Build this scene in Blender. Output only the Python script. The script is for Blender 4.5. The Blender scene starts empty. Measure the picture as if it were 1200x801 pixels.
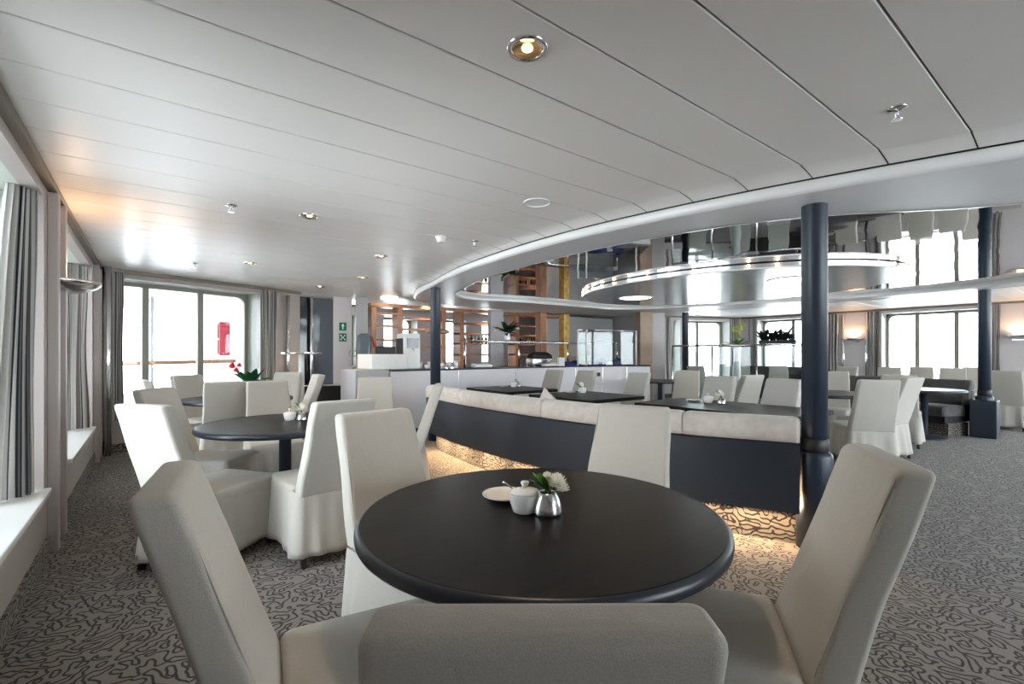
import bpy, bmesh, math, random
from mathutils import Vector, Matrix
PI = math.pi
S = bpy.context.scene
COL = S.collection
rnd = random.Random(7)

# ---------------------------------------------------------------- materials
def mat(name, color, rough=0.6, metal=0.0, spec=0.5, emit=None, estr=0.0, sheen=0.0, coat=0.0):
    m = bpy.data.materials.new(name); m.use_nodes = True
    b = m.node_tree.nodes['Principled BSDF']
    b.inputs['Base Color'].default_value = (*color, 1)
    b.inputs['Roughness'].default_value = rough
    b.inputs['Metallic'].default_value = metal
    b.inputs['Specular IOR Level'].default_value = spec
    b.inputs['Sheen Weight'].default_value = sheen
    b.inputs['Coat Weight'].default_value = coat
    if emit:
        b.inputs['Emission Color'].default_value = (*emit, 1)
        b.inputs['Emission Strength'].default_value = estr
    return m
def nodes(m): return m.node_tree.nodes, m.node_tree.links, m.node_tree.nodes['Principled BSDF']
def N(m, t, **kw):
    n = m.node_tree.nodes.new(t)
    for k, v in kw.items():
        if k in n.inputs: n.inputs[k].default_value = v
        else: setattr(n, k, v)
    return n
def ramp(m, stops):
    r = N(m, 'ShaderNodeValToRGB'); e = r.color_ramp.elements
    while len(e) > 1: e.remove(e[-1])
    e[0].position, e[0].color = stops[0][0], (*stops[0][1], 1)
    for p, c in stops[1:]:
        x = e.new(p); x.color = (*c, 1)
    return r
def add_noise_bump(m, scale, strength, dist=0.01, detail=3):
    n, l, b = nodes(m)
    tc = N(m, 'ShaderNodeTexCoord'); no = N(m, 'ShaderNodeTexNoise', Scale=scale, Detail=detail)
    bp = N(m, 'ShaderNodeBump', Strength=strength, Distance=dist)
    l.new(tc.outputs['Object'], no.inputs['Vector']); l.new(no.outputs['Fac'], bp.inputs['Height'])
    l.new(bp.outputs['Normal'], b.inputs['Normal'])
    return m
def add_mottle(m, scale, c1, c2, detail=4):
    n, l, b = nodes(m)
    tc = N(m, 'ShaderNodeTexCoord'); no = N(m, 'ShaderNodeTexNoise', Scale=scale, Detail=detail)
    r = ramp(m, [(0.3, c1), (0.7, c2)])
    l.new(tc.outputs['Object'], no.inputs['Vector']); l.new(no.outputs['Fac'], r.inputs['Fac'])
    l.new(r.outputs['Color'], b.inputs['Base Color'])
    return m

def fabric_mat(name, c, k=0.9):
    m = mat(name, c, 0.92, spec=0.2, sheen=0.15)
    n, l, b = nodes(m)
    tc = N(m, 'ShaderNodeTexCoord')
    w1 = N(m, 'ShaderNodeTexNoise', Scale=5.0, Detail=3.0, Distortion=0.6)
    w2 = N(m, 'ShaderNodeTexNoise', Scale=420.0, Detail=1.0)
    mp = N(m, 'ShaderNodeMapping'); mp.inputs['Scale'].default_value = (1.6, 1.6, 0.7)
    l.new(tc.outputs['Object'], mp.inputs['Vector']); l.new(mp.outputs['Vector'], w1.inputs['Vector'])
    l.new(tc.outputs['Object'], w2.inputs['Vector'])
    b1 = N(m, 'ShaderNodeBump', Strength=0.22, Distance=0.02)
    b2 = N(m, 'ShaderNodeBump', Strength=0.25, Distance=0.002)
    l.new(w1.outputs['Fac'], b1.inputs['Height']); l.new(w2.outputs['Fac'], b2.inputs['Height'])
    l.new(b1.outputs['Normal'], b2.inputs['Normal']); l.new(b2.outputs['Normal'], b.inputs['Normal'])
    r = ramp(m, [(0.35, tuple(x*k for x in c)), (0.65, c)])
    l.new(w2.outputs['Fac'], r.inputs['Fac']); l.new(r.outputs['Color'], b.inputs['Base Color'])
    return m

M = {}
M['linen'] = fabric_mat('linen', (0.50, 0.475, 0.43))
M['velvet'] = add_mottle(mat('velvet', (0.5, 0.44, 0.39), 0.85, spec=0.2, sheen=0.4), 14, (0.50, 0.44, 0.39), (0.62, 0.56, 0.51), 6)
M['charcoal_velvet'] = add_mottle(mat('charcoal_velvet', (0.09, 0.088, 0.085), 0.9, sheen=0.2), 20, (0.085, 0.082, 0.08), (0.12, 0.117, 0.113))
M['navy'] = add_noise_bump(mat('navy', (0.018, 0.027, 0.046), 0.42, spec=0.5), 60, 0.05)
M['navy_panel'] = add_noise_bump(mat('navy_panel', (0.016, 0.021, 0.031), 0.5, spec=0.5), 250, 0.12, 0.002)
M['black'] = mat('black', (0.012, 0.012, 0.014), 0.5)
M['dark_leg'] = mat('dark_leg', (0.014, 0.011, 0.010), 0.4)
M['chrome'] = mat('chrome', (0.82, 0.83, 0.84), 0.14, 1.0)
M['steel'] = add_noise_bump(mat('steel', (0.66, 0.66, 0.67), 0.22, 1.0), 40, 0.02)
M['porcelain'] = mat('porcelain', (0.82, 0.80, 0.77), 0.12, coat=0.4)
M['cream'] = mat('cream', (0.80, 0.72, 0.62), 0.3)
M['white_paint'] = mat('white_paint', (0.80, 0.80, 0.79), 0.38)
M['white_gloss'] = mat('white_gloss', (0.84, 0.84, 0.83), 0.2)
M['grey_soffit'] = mat('grey_soffit', (0.66, 0.66, 0.67), 0.42)
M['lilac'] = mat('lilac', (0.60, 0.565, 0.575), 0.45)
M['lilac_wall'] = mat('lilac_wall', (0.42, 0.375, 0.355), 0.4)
M['bronze'] = mat('bronze', (0.20, 0.17, 0.135), 0.4, 0.5)
M['olive_frame'] = mat('olive_frame', (0.26, 0.25, 0.20), 0.42)
M['reveal'] = mat('reveal', (0.55, 0.59, 0.54), 0.5)
M['counter_front'] = mat('counter_front', (0.74, 0.72, 0.75), 0.35)
M['counter_top'] = mat('counter_top', (0.07, 0.065, 0.075), 0.25)
M['blue_cloth'] = mat('blue_cloth', (0.015, 0.018, 0.16), 0.8)
M['green_leaf'] = add_mottle(mat('green_leaf', (0.06, 0.2, 0.03), 0.45), 30, (0.04, 0.15, 0.02), (0.12, 0.32, 0.06))
M['dark_leaf'] = add_mottle(mat('dark_leaf', (0.012, 0.06, 0.025), 0.4), 20, (0.008, 0.045, 0.018), (0.02, 0.10, 0.04))
M['black_leaf'] = mat('black_leaf', (0.01, 0.018, 0.012), 0.5)
M['petal_white'] = mat('petal_white', (0.88, 0.86, 0.78), 0.6)
M['petal_red'] = mat('petal_red', (0.55, 0.015, 0.025), 0.5)
M['petal_yellow'] = mat('petal_yellow', (0.55, 0.6, 0.12), 0.6)
M['red_box'] = mat('red_box', (0.30, 0.012, 0.03), 0.45)
M['gold'] = add_mottle(mat('gold', (0.55, 0.33, 0.08), 0.35, 0.4), 9, (0.40, 0.22, 0.05), (0.75, 0.50, 0.15))
M['tan_panel'] = add_mottle(mat('tan_panel', (0.42, 0.30, 0.21), 0.45), 3, (0.36, 0.25, 0.17), (0.46, 0.34, 0.25))
M['grey_panel'] = mat('grey_panel', (0.42, 0.41, 0.42), 0.45)
M['dark_glass'] = mat('dark_glass', (0.015, 0.016, 0.02), 0.08)
M['slate_glass'] = mat('slate_glass', (0.16, 0.19, 0.23), 0.12)
M['sign_green'] = mat('sign_green', (0.0, 0.16, 0.07), 0.4)
M['sign_white'] = mat('sign_white', (0.8, 0.82, 0.8), 0.4)
M['bulb'] = mat('bulb', (1, 0.9, 0.8), 0.4, emit=(1, 0.72, 0.48), estr=22)
M['lamp_disc'] = mat('lamp_disc', (1, 1, 0.9), 0.4, emit=(1, 0.93, 0.72), estr=4.5)
M['lamp_warm'] = mat('lamp_warm', (1, 0.9, 0.8), 0.4, emit=(1, 0.62, 0.30), estr=9)
M['strip'] = mat('strip', (1, 0.9, 0.7), 0.4, emit=(1, 0.68, 0.36), estr=110)
M['mirror'] = mat('mirror', (0.66, 0.66, 0.67), 0.03, 1.0)
M['canopy_under'] = mat('canopy_under', (0.58, 0.60, 0.62), 0.22, 0.55)
M['promenade'] = mat('promenade', (0.36, 0.37, 0.385), 0.6)
M['shop_lit'] = mat('shop_lit', (0.8, 0.7, 0.6), 0.5)
# slightly wavy mirror
n, l, b = nodes(M['mirror'])
tc = N(M['mirror'], 'ShaderNodeTexCoord'); no = N(M['mirror'], 'ShaderNodeTexNoise', Scale=1.6, Detail=1.0)
bp = N(M['mirror'], 'ShaderNodeBump', Strength=0.10, Distance=0.05)
l.new(tc.outputs['Object'], no.inputs['Vector']); l.new(no.outputs['Fac'], bp.inputs['Height']); l.new(bp.outputs['Normal'], b.inputs['Normal'])

def wood_mat(name, c1, c2, rough, sc=(1, 14, 14), scale=3.0):
    m = mat(name, c1, rough)
    n, l, b = nodes(m)
    tc = N(m, 'ShaderNodeTexCoord'); mp = N(m, 'ShaderNodeMapping'); mp.inputs['Scale'].default_value = sc
    no = N(m, 'ShaderNodeTexNoise', Scale=scale, Detail=6.0, Distortion=0.4)
    r = ramp(m, [(0.35, c1), (0.68, c2)])
    l.new(tc.outputs['Object'], mp.inputs['Vector']); l.new(mp.outputs['Vector'], no.inputs['Vector'])
    l.new(no.outputs['Fac'], r.inputs['Fac']); l.new(r.outputs['Color'], b.inputs['Base Color'])
    return m
M['espresso'] = wood_mat('espresso', (0.0035, 0.0028, 0.0024), (0.010, 0.0072, 0.0055), 0.32)
M['espresso'].node_tree.nodes['Principled BSDF'].inputs['Specular IOR Level'].default_value = 0.16
M['table_edge'] = mat('table_edge', (0.018, 0.024, 0.036), 0.36)
M['orange_wood'] = wood_mat('orange_wood', (0.30, 0.13, 0.06), (0.42, 0.20, 0.10), 0.4, (6, 6, 0.6), 4.0)
M['teak'] = wood_mat('teak', (0.30, 0.13, 0.06), (0.42, 0.20, 0.10), 0.5)

# carpet : wandering dark lines on taupe
def carpet(name, base1, base2, line, scale, width, axes):
    m = mat(name, base1, 1.0, spec=0.1, sheen=0.15)
    n, l, b = nodes(m)
    tc = N(m, 'ShaderNodeTexCoord'); eps = .003; outs = []
    for off in ((0, 0, 0),) + tuple(tuple(eps*c for c in a) for a in axes):
        va = N(m, 'ShaderNodeVectorMath', operation='ADD'); va.inputs[1].default_value = off
        l.new(tc.outputs['Object'], va.inputs[0])
        g = N(m, 'ShaderNodeTexGabor', gabor_type='3D', Scale=scale, Frequency=2.0, Anisotropy=0.0)
        l.new(va.outputs[0], g.inputs['Vector']); outs.append(g.outputs['Value'])
    cx = N(m, 'ShaderNodeCombineXYZ')
    for k in (1, 2):
        d = N(m, 'ShaderNodeMath', operation='SUBTRACT'); l.new(outs[k], d.inputs[0]); l.new(outs[0], d.inputs[1]); l.new(d.outputs[0], cx.inputs[k-1])
    ln = N(m, 'ShaderNodeVectorMath', operation='LENGTH'); l.new(cx.outputs[0], ln.inputs[0])
    sb_ = N(m, 'ShaderNodeMath', operation='SUBTRACT'); sb_.inputs[1].default_value = .5; l.new(outs[0], sb_.inputs[0])
    ab = N(m, 'ShaderNodeMath', operation='ABSOLUTE'); l.new(sb_.outputs[0], ab.inputs[0])
    dv = N(m, 'ShaderNodeMath', operation='DIVIDE'); l.new(ab.outputs[0], dv.inputs[0]); l.new(ln.outputs['Value'], dv.inputs[1])
    sc_ = N(m, 'ShaderNodeMath', operation='MULTIPLY'); sc_.inputs[1].default_value = eps/width*.5; l.new(dv.outputs[0], sc_.inputs[0])
    r = ramp(m, [(0.0, line), (.34, line), (.62, (1, 1, 1))])
    l.new(sc_.outputs[0], r.inputs['Fac'])
    fz = N(m, 'ShaderNodeTexNoise', Scale=260.0, Detail=2.0)
    l.new(tc.outputs['Object'], fz.inputs['Vector'])
    rb = ramp(m, [(0.3, base1), (0.7, base2)])
    l.new(fz.outputs['Fac'], rb.inputs['Fac'])
    mx = N(m, 'ShaderNodeMix', data_type='RGBA', blend_type='MULTIPLY'); mx.inputs['Factor'].default_value = 1.0
    l.new(rb.outputs['Color'], mx.inputs['A']); l.new(r.outputs['Color'], mx.inputs['B'])
    l.new(mx.outputs['Result'], b.inputs['Base Color'])
    bp = N(m, 'ShaderNodeBump', Strength=0.6, Distance=0.006); l.new(fz.outputs['Fac'], bp.inputs['Height'])
    l.new(bp.outputs['Normal'], b.inputs['Normal'])
    return m
CC = ((0.15, 0.132, 0.12), (0.27, 0.24, 0.218), (0.13, 0.13, 0.15))
M['carpet'] = carpet('carpet', *CC, 10.5, .0058, ((1, 0, 0), (0, 1, 0)))
M['carpet_side'] = carpet('carpet_side', *CC, 9.5, .006, ((.707, .707, 0), (0, 0, 1)))

# striped curtain (stripes run down the cloth; u runs across it)
m = mat('curtain_cloth', (0.5, 0.5, 0.5), 0.9, spec=0.1, sheen=0.2); M['curtain'] = m
n, l, b = nodes(m)
at = N(m, 'ShaderNodeUVMap'); sx = N(m, 'ShaderNodeSeparateXYZ'); l.new(at.outputs['UV'], sx.inputs[0])
cx = N(m, 'ShaderNodeCombineXYZ'); l.new(sx.outputs['X'], cx.inputs['X'])
no = N(m, 'ShaderNodeTexNoise', Scale=25.0, Detail=1.0); l.new(cx.outputs[0], no.inputs['Vector'])
r = ramp(m, [(0.36, (0.04, 0.04, 0.05)), (0.41, (0.30, 0.23, 0.20)), (0.435, (0.82, 0.81, 0.78)), (0.51, (0.74, 0.73, 0.72)), (0.53, (0.04, 0.042, 0.05)), (0.57, (0.07, 0.07, 0.08)), (0.59, (0.82, 0.81, 0.79)), (0.64, (0.36, 0.31, 0.28))])
r.color_ramp.interpolation = 'LINEAR'
l.new(no.outputs['Fac'], r.inputs['Fac']); l.new(r.outputs['Color'], b.inputs['Base Color'])
tr_ = N(m, 'ShaderNodeBsdfTranslucent'); l.new(r.outputs['Color'], tr_.inputs['Color'])
ms_ = N(m, 'ShaderNodeMixShader'); ms_.inputs[0].default_value = .4
l.new(b.outputs[0], ms_.inputs[1]); l.new(tr_.outputs[0], ms_.inputs[2]); l.new(ms_.outputs[0], n['Material Output'].inputs['Surface'])

# thin window glass
def glass(name, tint, gloss=0.12):
    m = bpy.data.materials.new(name); m.use_nodes = True
    nt = m.node_tree; nt.nodes.clear()
    o = nt.nodes.new('ShaderNodeOutputMaterial'); t = nt.nodes.new('ShaderNodeBsdfTransparent'); g = nt.nodes.new('ShaderNodeBsdfGlossy')
    t.inputs[0].default_value = (*tint, 1); g.inputs['Roughness'].default_value = 0.02
    fr = nt.nodes.new('ShaderNodeFresnel'); fr.inputs['IOR'].default_value = 1.45
    mx = nt.nodes.new('ShaderNodeMixShader')
    nt.links.new(fr.outputs[0], mx.inputs[0]); nt.links.new(t.outputs[0], mx.inputs[1]); nt.links.new(g.outputs[0], mx.inputs[2])
    nt.links.new(mx.outputs[0], o.inputs['Surface'])
    return m
M['glass'] = glass('window_glass', (0.95, 0.97, 0.97))
M['shelf_glass'] = glass('shelf_glass', (0.86, 0.90, 0.90))

# ceiling paint with a low sheen
M['ceiling'] = mat('ceiling_paint', (0.77, 0.745, 0.72), 0.34, spec=0.5)

# ---------------------------------------------------------------- mesh helpers
def obj(name, bm, m, parent=None, smooth=False, bevel=0.0):
    me = bpy.data.meshes.new(name)
    bmesh.ops.recalc_face_normals(bm, faces=bm.faces)
    bm.to_mesh(me); bm.free()
    o = bpy.data.objects.new(name, me); COL.objects.link(o)
    ms = m if isinstance(m, (list, tuple)) else [m]
    for k in ms: me.materials.append(M[k] if isinstance(k, str) else k)
    if smooth:
        for p in me.polygons: p.use_smooth = True
    if bevel:
        bv = o.modifiers.new('edge', 'BEVEL'); bv.width = bevel; bv.segments = 2; bv.limit_method = 'ANGLE'
    if parent: o.parent = parent
    return o
def B(): return bmesh.new()
def box(bm, x0, x1, y0, y1, z0, z1, rot=None):
    v = [bm.verts.new((x, y, z)) for z in (z0, z1) for y in (y0, y1) for x in (x0, x1)]
    for f in ((0, 1, 3, 2), (4, 6, 7, 5), (0, 4, 5, 1), (2, 3, 7, 6), (0, 2, 6, 4), (1, 5, 7, 3)):
        bm.faces.new([v[i] for i in f])
    if rot is not None:
        for q in v: q.co = rot @ q.co
    return v
def loft(bm, rings, cap0=True, cap1=True, closed=True):
    R = [[bm.verts.new(p) for p in r] for r in rings]
    n = len(R[0])
    for a, c in zip(R, R[1:]):
        for i in range(n if closed else n-1):
            j = (i+1) % n
            bm.faces.new((a[i], a[j], c[j], c[i]))
    if cap0: bm.faces.new(list(reversed(R[0])))
    if cap1: bm.faces.new(R[-1])
    return R
def circ(r, z, n=32, cx=0, cy=0): return [(cx+r*math.cos(2*PI*i/n), cy+r*math.sin(2*PI*i/n), z) for i in range(n)]
def lathe(bm, prof, n=32, cx=0, cy=0, cap0=True, cap1=True):
    loft(bm, [circ(max(r, 1e-4), z, n, cx, cy) for r, z in prof], cap0, cap1)
def tube(bm, pts, r, n=8, cap=True):
    pts = [Vector(p) for p in pts]; rings = []
    rr = r if isinstance(r, (list, tuple)) else [r]*len(pts)
    for i, p in enumerate(pts):
        d = (pts[min(i+1, len(pts)-1)] - pts[max(i-1, 0)]).normalized()
        up = Vector((0, 0, 1)) if abs(d.z) < 0.9 else Vector((1, 0, 0))
        a = d.cross(up).normalized(); c = d.cross(a).normalized()
        rings.append([p + rr[i]*(math.cos(2*PI*k/n)*a + math.sin(2*PI*k/n)*c) for k in range(n)])
    loft(bm, rings, cap, cap)
def rrect(w, d, r, z, cy=0.0, n=5, cx=0.0):
    """rounded rectangle ring, w along x, d along y"""
    r = min(r, w/2-1e-4, d/2-1e-4); out = []
    for sx, sy, a0 in ((1, 1, 0), (-1, 1, PI/2), (-1, -1, PI), (1, -1, 1.5*PI)):
        for k in range(n+1):
            a = a0 + PI/2*k/n
            out.append((cx+sx*(w/2-r)+r*math.cos(a), cy+sy*(d/2-r)+r*math.sin(a), z))
    return out
def soft_box(bm, w, d, z0, z1, rc, re, cx=0, cy=0, crown=0.0, n=6):
    """cushion: rounded plan corners rc, rounded edges re, crowned top"""
    rings = []
    for k in range(5):
        a = PI/2*k/4; i = re*(1-math.sin(a)); rings.append(rrect(w-2*i, d-2*i, max(rc-i*0.5, .004), z0+re*(1-math.cos(a)), cy, n, cx))
    for k in range(5):
        a = PI/2*k/4; i = re*(1-math.cos(a)); rings.append(rrect(w-2*i, d-2*i, max(rc-i*0.5, .004), z1-re+re*math.sin(a), cy, n, cx))
    if crown:
        for f in (0.7, 0.4, 0.12):
            rings.append(rrect((w-2*re)*f, (d-2*re)*f, max(rc*f, .004), z1+crown*(1-f*f), cy, n, cx))
    loft(bm, rings)
def thing(name, label, cat, loc=(0, 0, 0), rz=0.0, group=None):
    o = bpy.data.objects.new(name, None); COL.objects.link(o)
    o.location = loc; o.rotation_euler = (0, 0, rz); o.empty_display_size = 0.1
    o['label'] = label; o['category'] = cat
    if group: o['group'] = group
    o['kind'] = 'thing'
    return o
def tag(o, label, cat, group=None, loc=None, rz=None):
    o['label'] = label; o['category'] = cat; o['kind'] = 'thing'
    if group: o['group'] = group
    if loc is not None: o.location = loc
    if rz is not None: o.rotation_euler = (0, 0, rz)
    return o
def struct(o, label=None):
    o['kind'] = 'structure'
    return o
def dup(root, loc, rz, label, group=None):
    r = root.copy(); COL.objects.link(r); r.location = loc; r.rotation_euler = (0, 0, rz); r['label'] = label
    if group: r['group'] = group
    for ch in list(root.children):
        c = ch.copy(); COL.objects.link(c); c.parent = r
        for g in list(ch.children):
            d = g.copy(); COL.objects.link(d); d.parent = c
    return r

CEIL = 2.37
SZ = 2.255          # underside of the dropped ring
XL, XR = -0.52, 14.3
YA = -3.2          # aft wall
# ---------------------------------------------------------------- floor and ceiling
FL = [(XL-.5, YA-.2), (XR+.6, YA-.2), (XR+.6, 7.2), (11.6, 11.6), (-1.2, 11.6)]
bm = B(); box(bm, XL-.15, XR+.2, YA-.2, 11.6, -.1, 0)
struct(obj('floor', bm, 'carpet'))
bm = B()
PAN = .3435; Y00 = .476      # ceiling panel pitch
y = Y00 - PAN*12
while y < 11.5:
    x0 = XL-.1
    rings = []
    a, c = y+.0035, y+PAN-.0035
    for x in (x0, XR+.1):
        rings.append([(x, a, CEIL+.03), (x, a, CEIL+.003), (x, a+.004, CEIL), (x, c-.004, CEIL), (x, c, CEIL+.003), (x, c, CEIL+.03)])
    loft(bm, rings, True, True)
    y += PAN
ceil = struct(obj('ceiling', bm, 'ceiling'))
bm = B(); box(bm, XL-.15, XR+.2, YA-.2, 11.6, CEIL+.03, CEIL+.1); obj('ceiling_backing', bm, 'black', ceil)

# ---------------------------------------------------------------- walls with windows
WD = .40   # depth of the window recess
def frame_at(o, A, ang): o.location = (A[0], A[1], 0); o.rotation_euler = (0, 0, ang)
wcount = [0]
def wall_run(name, A, ang, length, wins, zs=.44, zt=2.26, wallmat='lilac_wall', side=1, low=None):
    """wall along local +x from A; outside is local -y*side. wins: (s0,s1,[mullions])"""
    bm = B(); t = .08
    ys = sorted((0, -t*side)); 
    cur = 0
    for w in wins:
        s0, s1 = w[0], w[1]
        if s0 > cur: box(bm, cur, s0, ys[0], ys[1], 0, CEIL)
        box(bm, s0, s1, ys[0], ys[1], 0, zs-.035); box(bm, s0, s1, ys[0], ys[1], zt, CEIL)
        cur = s1
    if cur < length: box(bm, cur, length, ys[0], ys[1], 0, CEIL)
    w_ = struct(obj(name, bm, wallmat)); frame_at(w_, A, ang)
    # carpeted skirting
    bm = B(); yk = sorted((0.0, .015*side)); box(bm, 0, length, yk[0], yk[1], 0, .115)
    sk = struct(obj('baseboard_'+name.split('_', 1)[1], bm, 'carpet_side')); frame_at(sk, A, ang)
    # dark moulding under the ceiling
    bm = B(); yk = sorted((0.0, .045*side)); box(bm, 0, length, yk[0], yk[1], CEIL-.045, CEIL)
    tr = struct(obj('trim_'+name.split('_', 1)[1], bm, 'bronze')); frame_at(tr, A, ang)
    for w in wins:
        s0, s1, mull = w[0], w[1], w[2]
        wcount[0] += 1
        yo = -WD*side
        root = bpy.data.objects.new('window_%d' % wcount[0], None); COL.objects.link(root); frame_at(root, A, ang); root['kind'] = 'structure'
        # reveal boards round the recess
        bm = B(); e = .03; ya, yb = sorted((yo, -t*side))
        box(bm, s0-e, s0, ya, yb, zs-e, zt+e); box(bm, s1, s1+e, ya, yb, zs-e, zt+e)
        box(bm, s0-e, s1+e, ya, yb, zt, zt+e)
        obj('reveal', bm, 'reveal', root)
        ya, yb = sorted((yo, .035*side))
        bm = B(); box(bm, s0-.02, s1+.02, ya, yb, zs-.035, zs); obj('window_sill', bm, 'white_gloss', root, bevel=.006)
        fw = .055
        bm = B(); ya, yb = sorted((yo-.03*side, yo+.04*side))
        box(bm, s0, s0+fw, ya, yb, zs, zt); box(bm, s1-fw, s1, ya, yb, zs, zt)
        box(bm, s0, s1, ya, yb, zt-fw, zt); box(bm, s0, s1, ya, yb, zs, zs+fw)
        # rounded upper corners
        for sx, xx in ((1, s0+fw), (-1, s1-fw)):
            prev = None; rr = .12
            for k in range(6):
                a = PI/2*k/5
                px, pz = xx+sx*rr*(1-math.cos(a)), zt-fw-rr+rr*math.sin(a)
                if prev:
                    x_a, x_b = sorted((xx, xx)) 
                    v = [bm.verts.new(p) for yy in (ya, yb) for p in ((prev[0], yy, prev[1]), (px, yy, pz), (xx, yy, zt-fw))]
                    bm.faces.new(v[:3]); bm.faces.new(v[3:][::-1]); bm.faces.new((v[0], v[1], v[4], v[3]))
                prev = (px, pz)
        obj('window_frame', bm, 'olive_frame', root)
        for q in mull:
            bm = B(); box(bm, q-.04, q+.04, ya, yb, zs+fw, zt-fw); obj('mullion', bm, 'olive_frame', root, bevel=.006)
        bm = B(); box(bm, s0+.02, s1-.02, yo-.004, yo+.004, zs+.02, zt-.02); obj('glass_pane', bm, 'glass', root)
    return w_

# port wall: runs along +Y from aft.  local +x -> +Y means angle 90deg, outside (-X) is local +y -> side=-1
wl = []
for y0, y1 in ((1.95, 4.10), (5.15, 7.25)):
    wl.append((y0-YA, y1-YA, [(y0+y1)/2-YA-.36, (y0+y1)/2-YA+.36]))
wall_run('wall_left', (XL, YA), PI/2, 7.88-YA, wl, side=-1)
# oblique forward port wall
u = math.atan2(.367, .93)
wall_run('wall_back_left', (XL, 7.88), u, 2.83, [(.16, 2.11, [.66, 1.38])], zs=.50, side=-1)
# starboard wall: local +x -> +Y, outside (+X) is local -y -> side=+1
wr = []
for y0, y1 in ((-2.95, -1.1), (-.9, .95), (1.95, 3.72), (5.05, 6.72)):  # the aftmost pair, out of view, is added for more light
    n_ = 2 if y0 > 1 and y0 < 3 else 1
    mm = [3.12-YA, 2.42-YA] if n_ == 2 else [(y0+y1)/2-YA]
    wr.append((y0-YA, y1-YA, mm))
wall_run('wall_right', (XR, YA), PI/2, 7.2-YA, wr, side=1, wallmat='lilac')
wall_run('wall_back_right', (XR, 7.2), PI-u, 3.4, [(.42, 2.05, [1.28]), (2.15, 2.9, [])], side=1, wallmat='lilac')
# unseen aft wall, its wide windows added to brighten the room
wall_run('wall_front', (XL, YA), 0, XR-XL, [(2.6, 5.4, [3.53, 4.47]), (5.6, 8.4, [6.53, 7.47]), (8.6, 11.4, [9.53, 10.47]), (11.6, 14.4, [12.53, 13.47])], side=1, wallmat='lilac')
# forward wall of the lounge behind the bar
wall_run('wall_back', (2.6, 10.6), 0, 8.5, [(.55, 1.15, []), (1.75, 2.6, [2.2]), (3.35, 4.0, []), (4.5, 5.1, [])], zs=1.0, zt=2.15, side=-1, wallmat='lilac')

bm = B(); box(bm, 11.1, 11.25, 8.4, 10.7, 0, CEIL); struct(obj('wall_passage_right', bm, 'grey_panel'))

# slim pilaster boards on the port wall, each with its warm recess behind the sconce
for i, (ya, yb) in enumerate(((4.13, 5.12), (1.23, 1.92), (7.28, 7.86))):
    for k, yy in enumerate((ya+.12, yb-.12 if i == 2 else ya+.46)):
        bm = B(); box(bm, XL, XL+.055, yy-.035, yy+.035, 0, CEIL-.05)
        struct(obj('trim_pilaster', bm, 'lilac_wall', bevel=.006))
bm = B(); box(bm, XL, XL+.012, 4.40, 4.46, .40, .48)
o = obj('wall_socket', bm, 'bronze', bevel=.003); tag(o, 'small dark wall socket low between the slim wall boards', 'socket')
# chromed corner post
bm = B(); tube(bm, [(XL+.10, 7.80, 0), (XL+.10, 7.80, CEIL)], .045, 14)
struct(obj('trim_corner_post', bm, 'chrome', smooth=True))
for (x, y) in ((XR-.03, 4.52), (XR-.03, 1.74), (XR-.03, 4.02), (2.35-.52+.05, 8.74)):
    bm = B(); tube(bm, [(x, y, 0.1), (x, y, CEIL-.1)], .03, 12)
    struct(obj('trim_post', bm, 'chrome', smooth=True))

# ---------------------------------------------------------------- curtains
def curtain(p0, p1, z0, z1, folds, amp, label, seed, gather=0.12, top=1.0):
    r = random.Random(seed)
    p0, p1 = Vector(p0), Vector(p1); d = (p1-p0); L = d.length; d.normalize(); nrm = Vector((-d.y, d.x))
    nu, nv = folds*10, 14
    bm = B(); uvl = bm.loops.layers.uv.new('UVMap'); V = []
    ph = [r.uniform(-.6, .6) for _ in range(folds+2)]
    for side in (0, 1):
        G = []
        for j in range(nv+1):
            t = j/nv; z = z0+(z1-z0)*t; row = []
            sq = 1 - gather*math.sin(PI*min(1, t*1.1))**2
            for i in range(nu+1):
                s = i/nu; f = s*folds
                a = amp*(1-(1-top)*.5*t)*(0.75+0.35*math.sin(3.1*t+ph[int(f)]*4))*math.sin(2*PI*f + 0.5*math.sin(2.2*t+ph[int(f)]*3))
                sq2 = 1-(1-top)*t**1.5
                q = p0 + d*(L*(0.5+(s-0.5)*sq)*sq2) + nrm*(a + side*.006)
                v = bm.verts.new((q.x, q.y, z)); row.append((v, s, t))
            G.append(row)
        V.append(G)
    def face(q):
        fc = bm.faces.new([x[0] for x in q]); 
        for lp, x in zip(fc.loops, q): lp[uvl].uv = (x[1]*L*1.6+seed*.37, x[2])
    for G in V:
        for j in range(nv):
            for i in range(nu): face((G[j][i], G[j][i+1], G[j+1][i+1], G[j+1][i]))
    o = obj('curtain', bm, 'curtain', smooth=True)
    tag(o, label, 'curtain', 'striped window curtains')
    return o
curtain((-.555, 4.03), (-.74, 3.80), .445, 2.28, 6, .035, 'striped curtain nearest the viewer at the left side window', 1, .1, .5)
curtain((-.555, 7.18), (-.78, 6.92), .445, 2.28, 5, .04, 'striped curtain of the second side window, past the wall lamp', 2, .2)
def ob(s, off):  # point on oblique port wall
    return (XL+.93*s-.367*off*-1, 7.88+.367*s-.93*off)
curtain(ob(.02, .06), ob(.26, .06), .42, 2.32, 4, .035, 'striped curtain left of the window with the red box outside', 3)
curtain(ob(2.12, .06), ob(2.36, .06), .42, 2.32, 4, .035, 'striped curtain right of the window with the red box outside', 4)
def sb(s, off): return (XR-.93*s-.367*off, 7.2+.367*s-.93*off)
curtain((XR-.06, 1.66), (XR-.06, 1.93), .42, 2.32, 4, .035, 'striped curtain behind the far navy pillar at the wide window', 5)
curtain((XR-.06, 3.72), (XR-.06, 4.0), .42, 2.32, 4, .035, 'striped curtain between the lit wall lamp and the wide window', 6)
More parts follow.
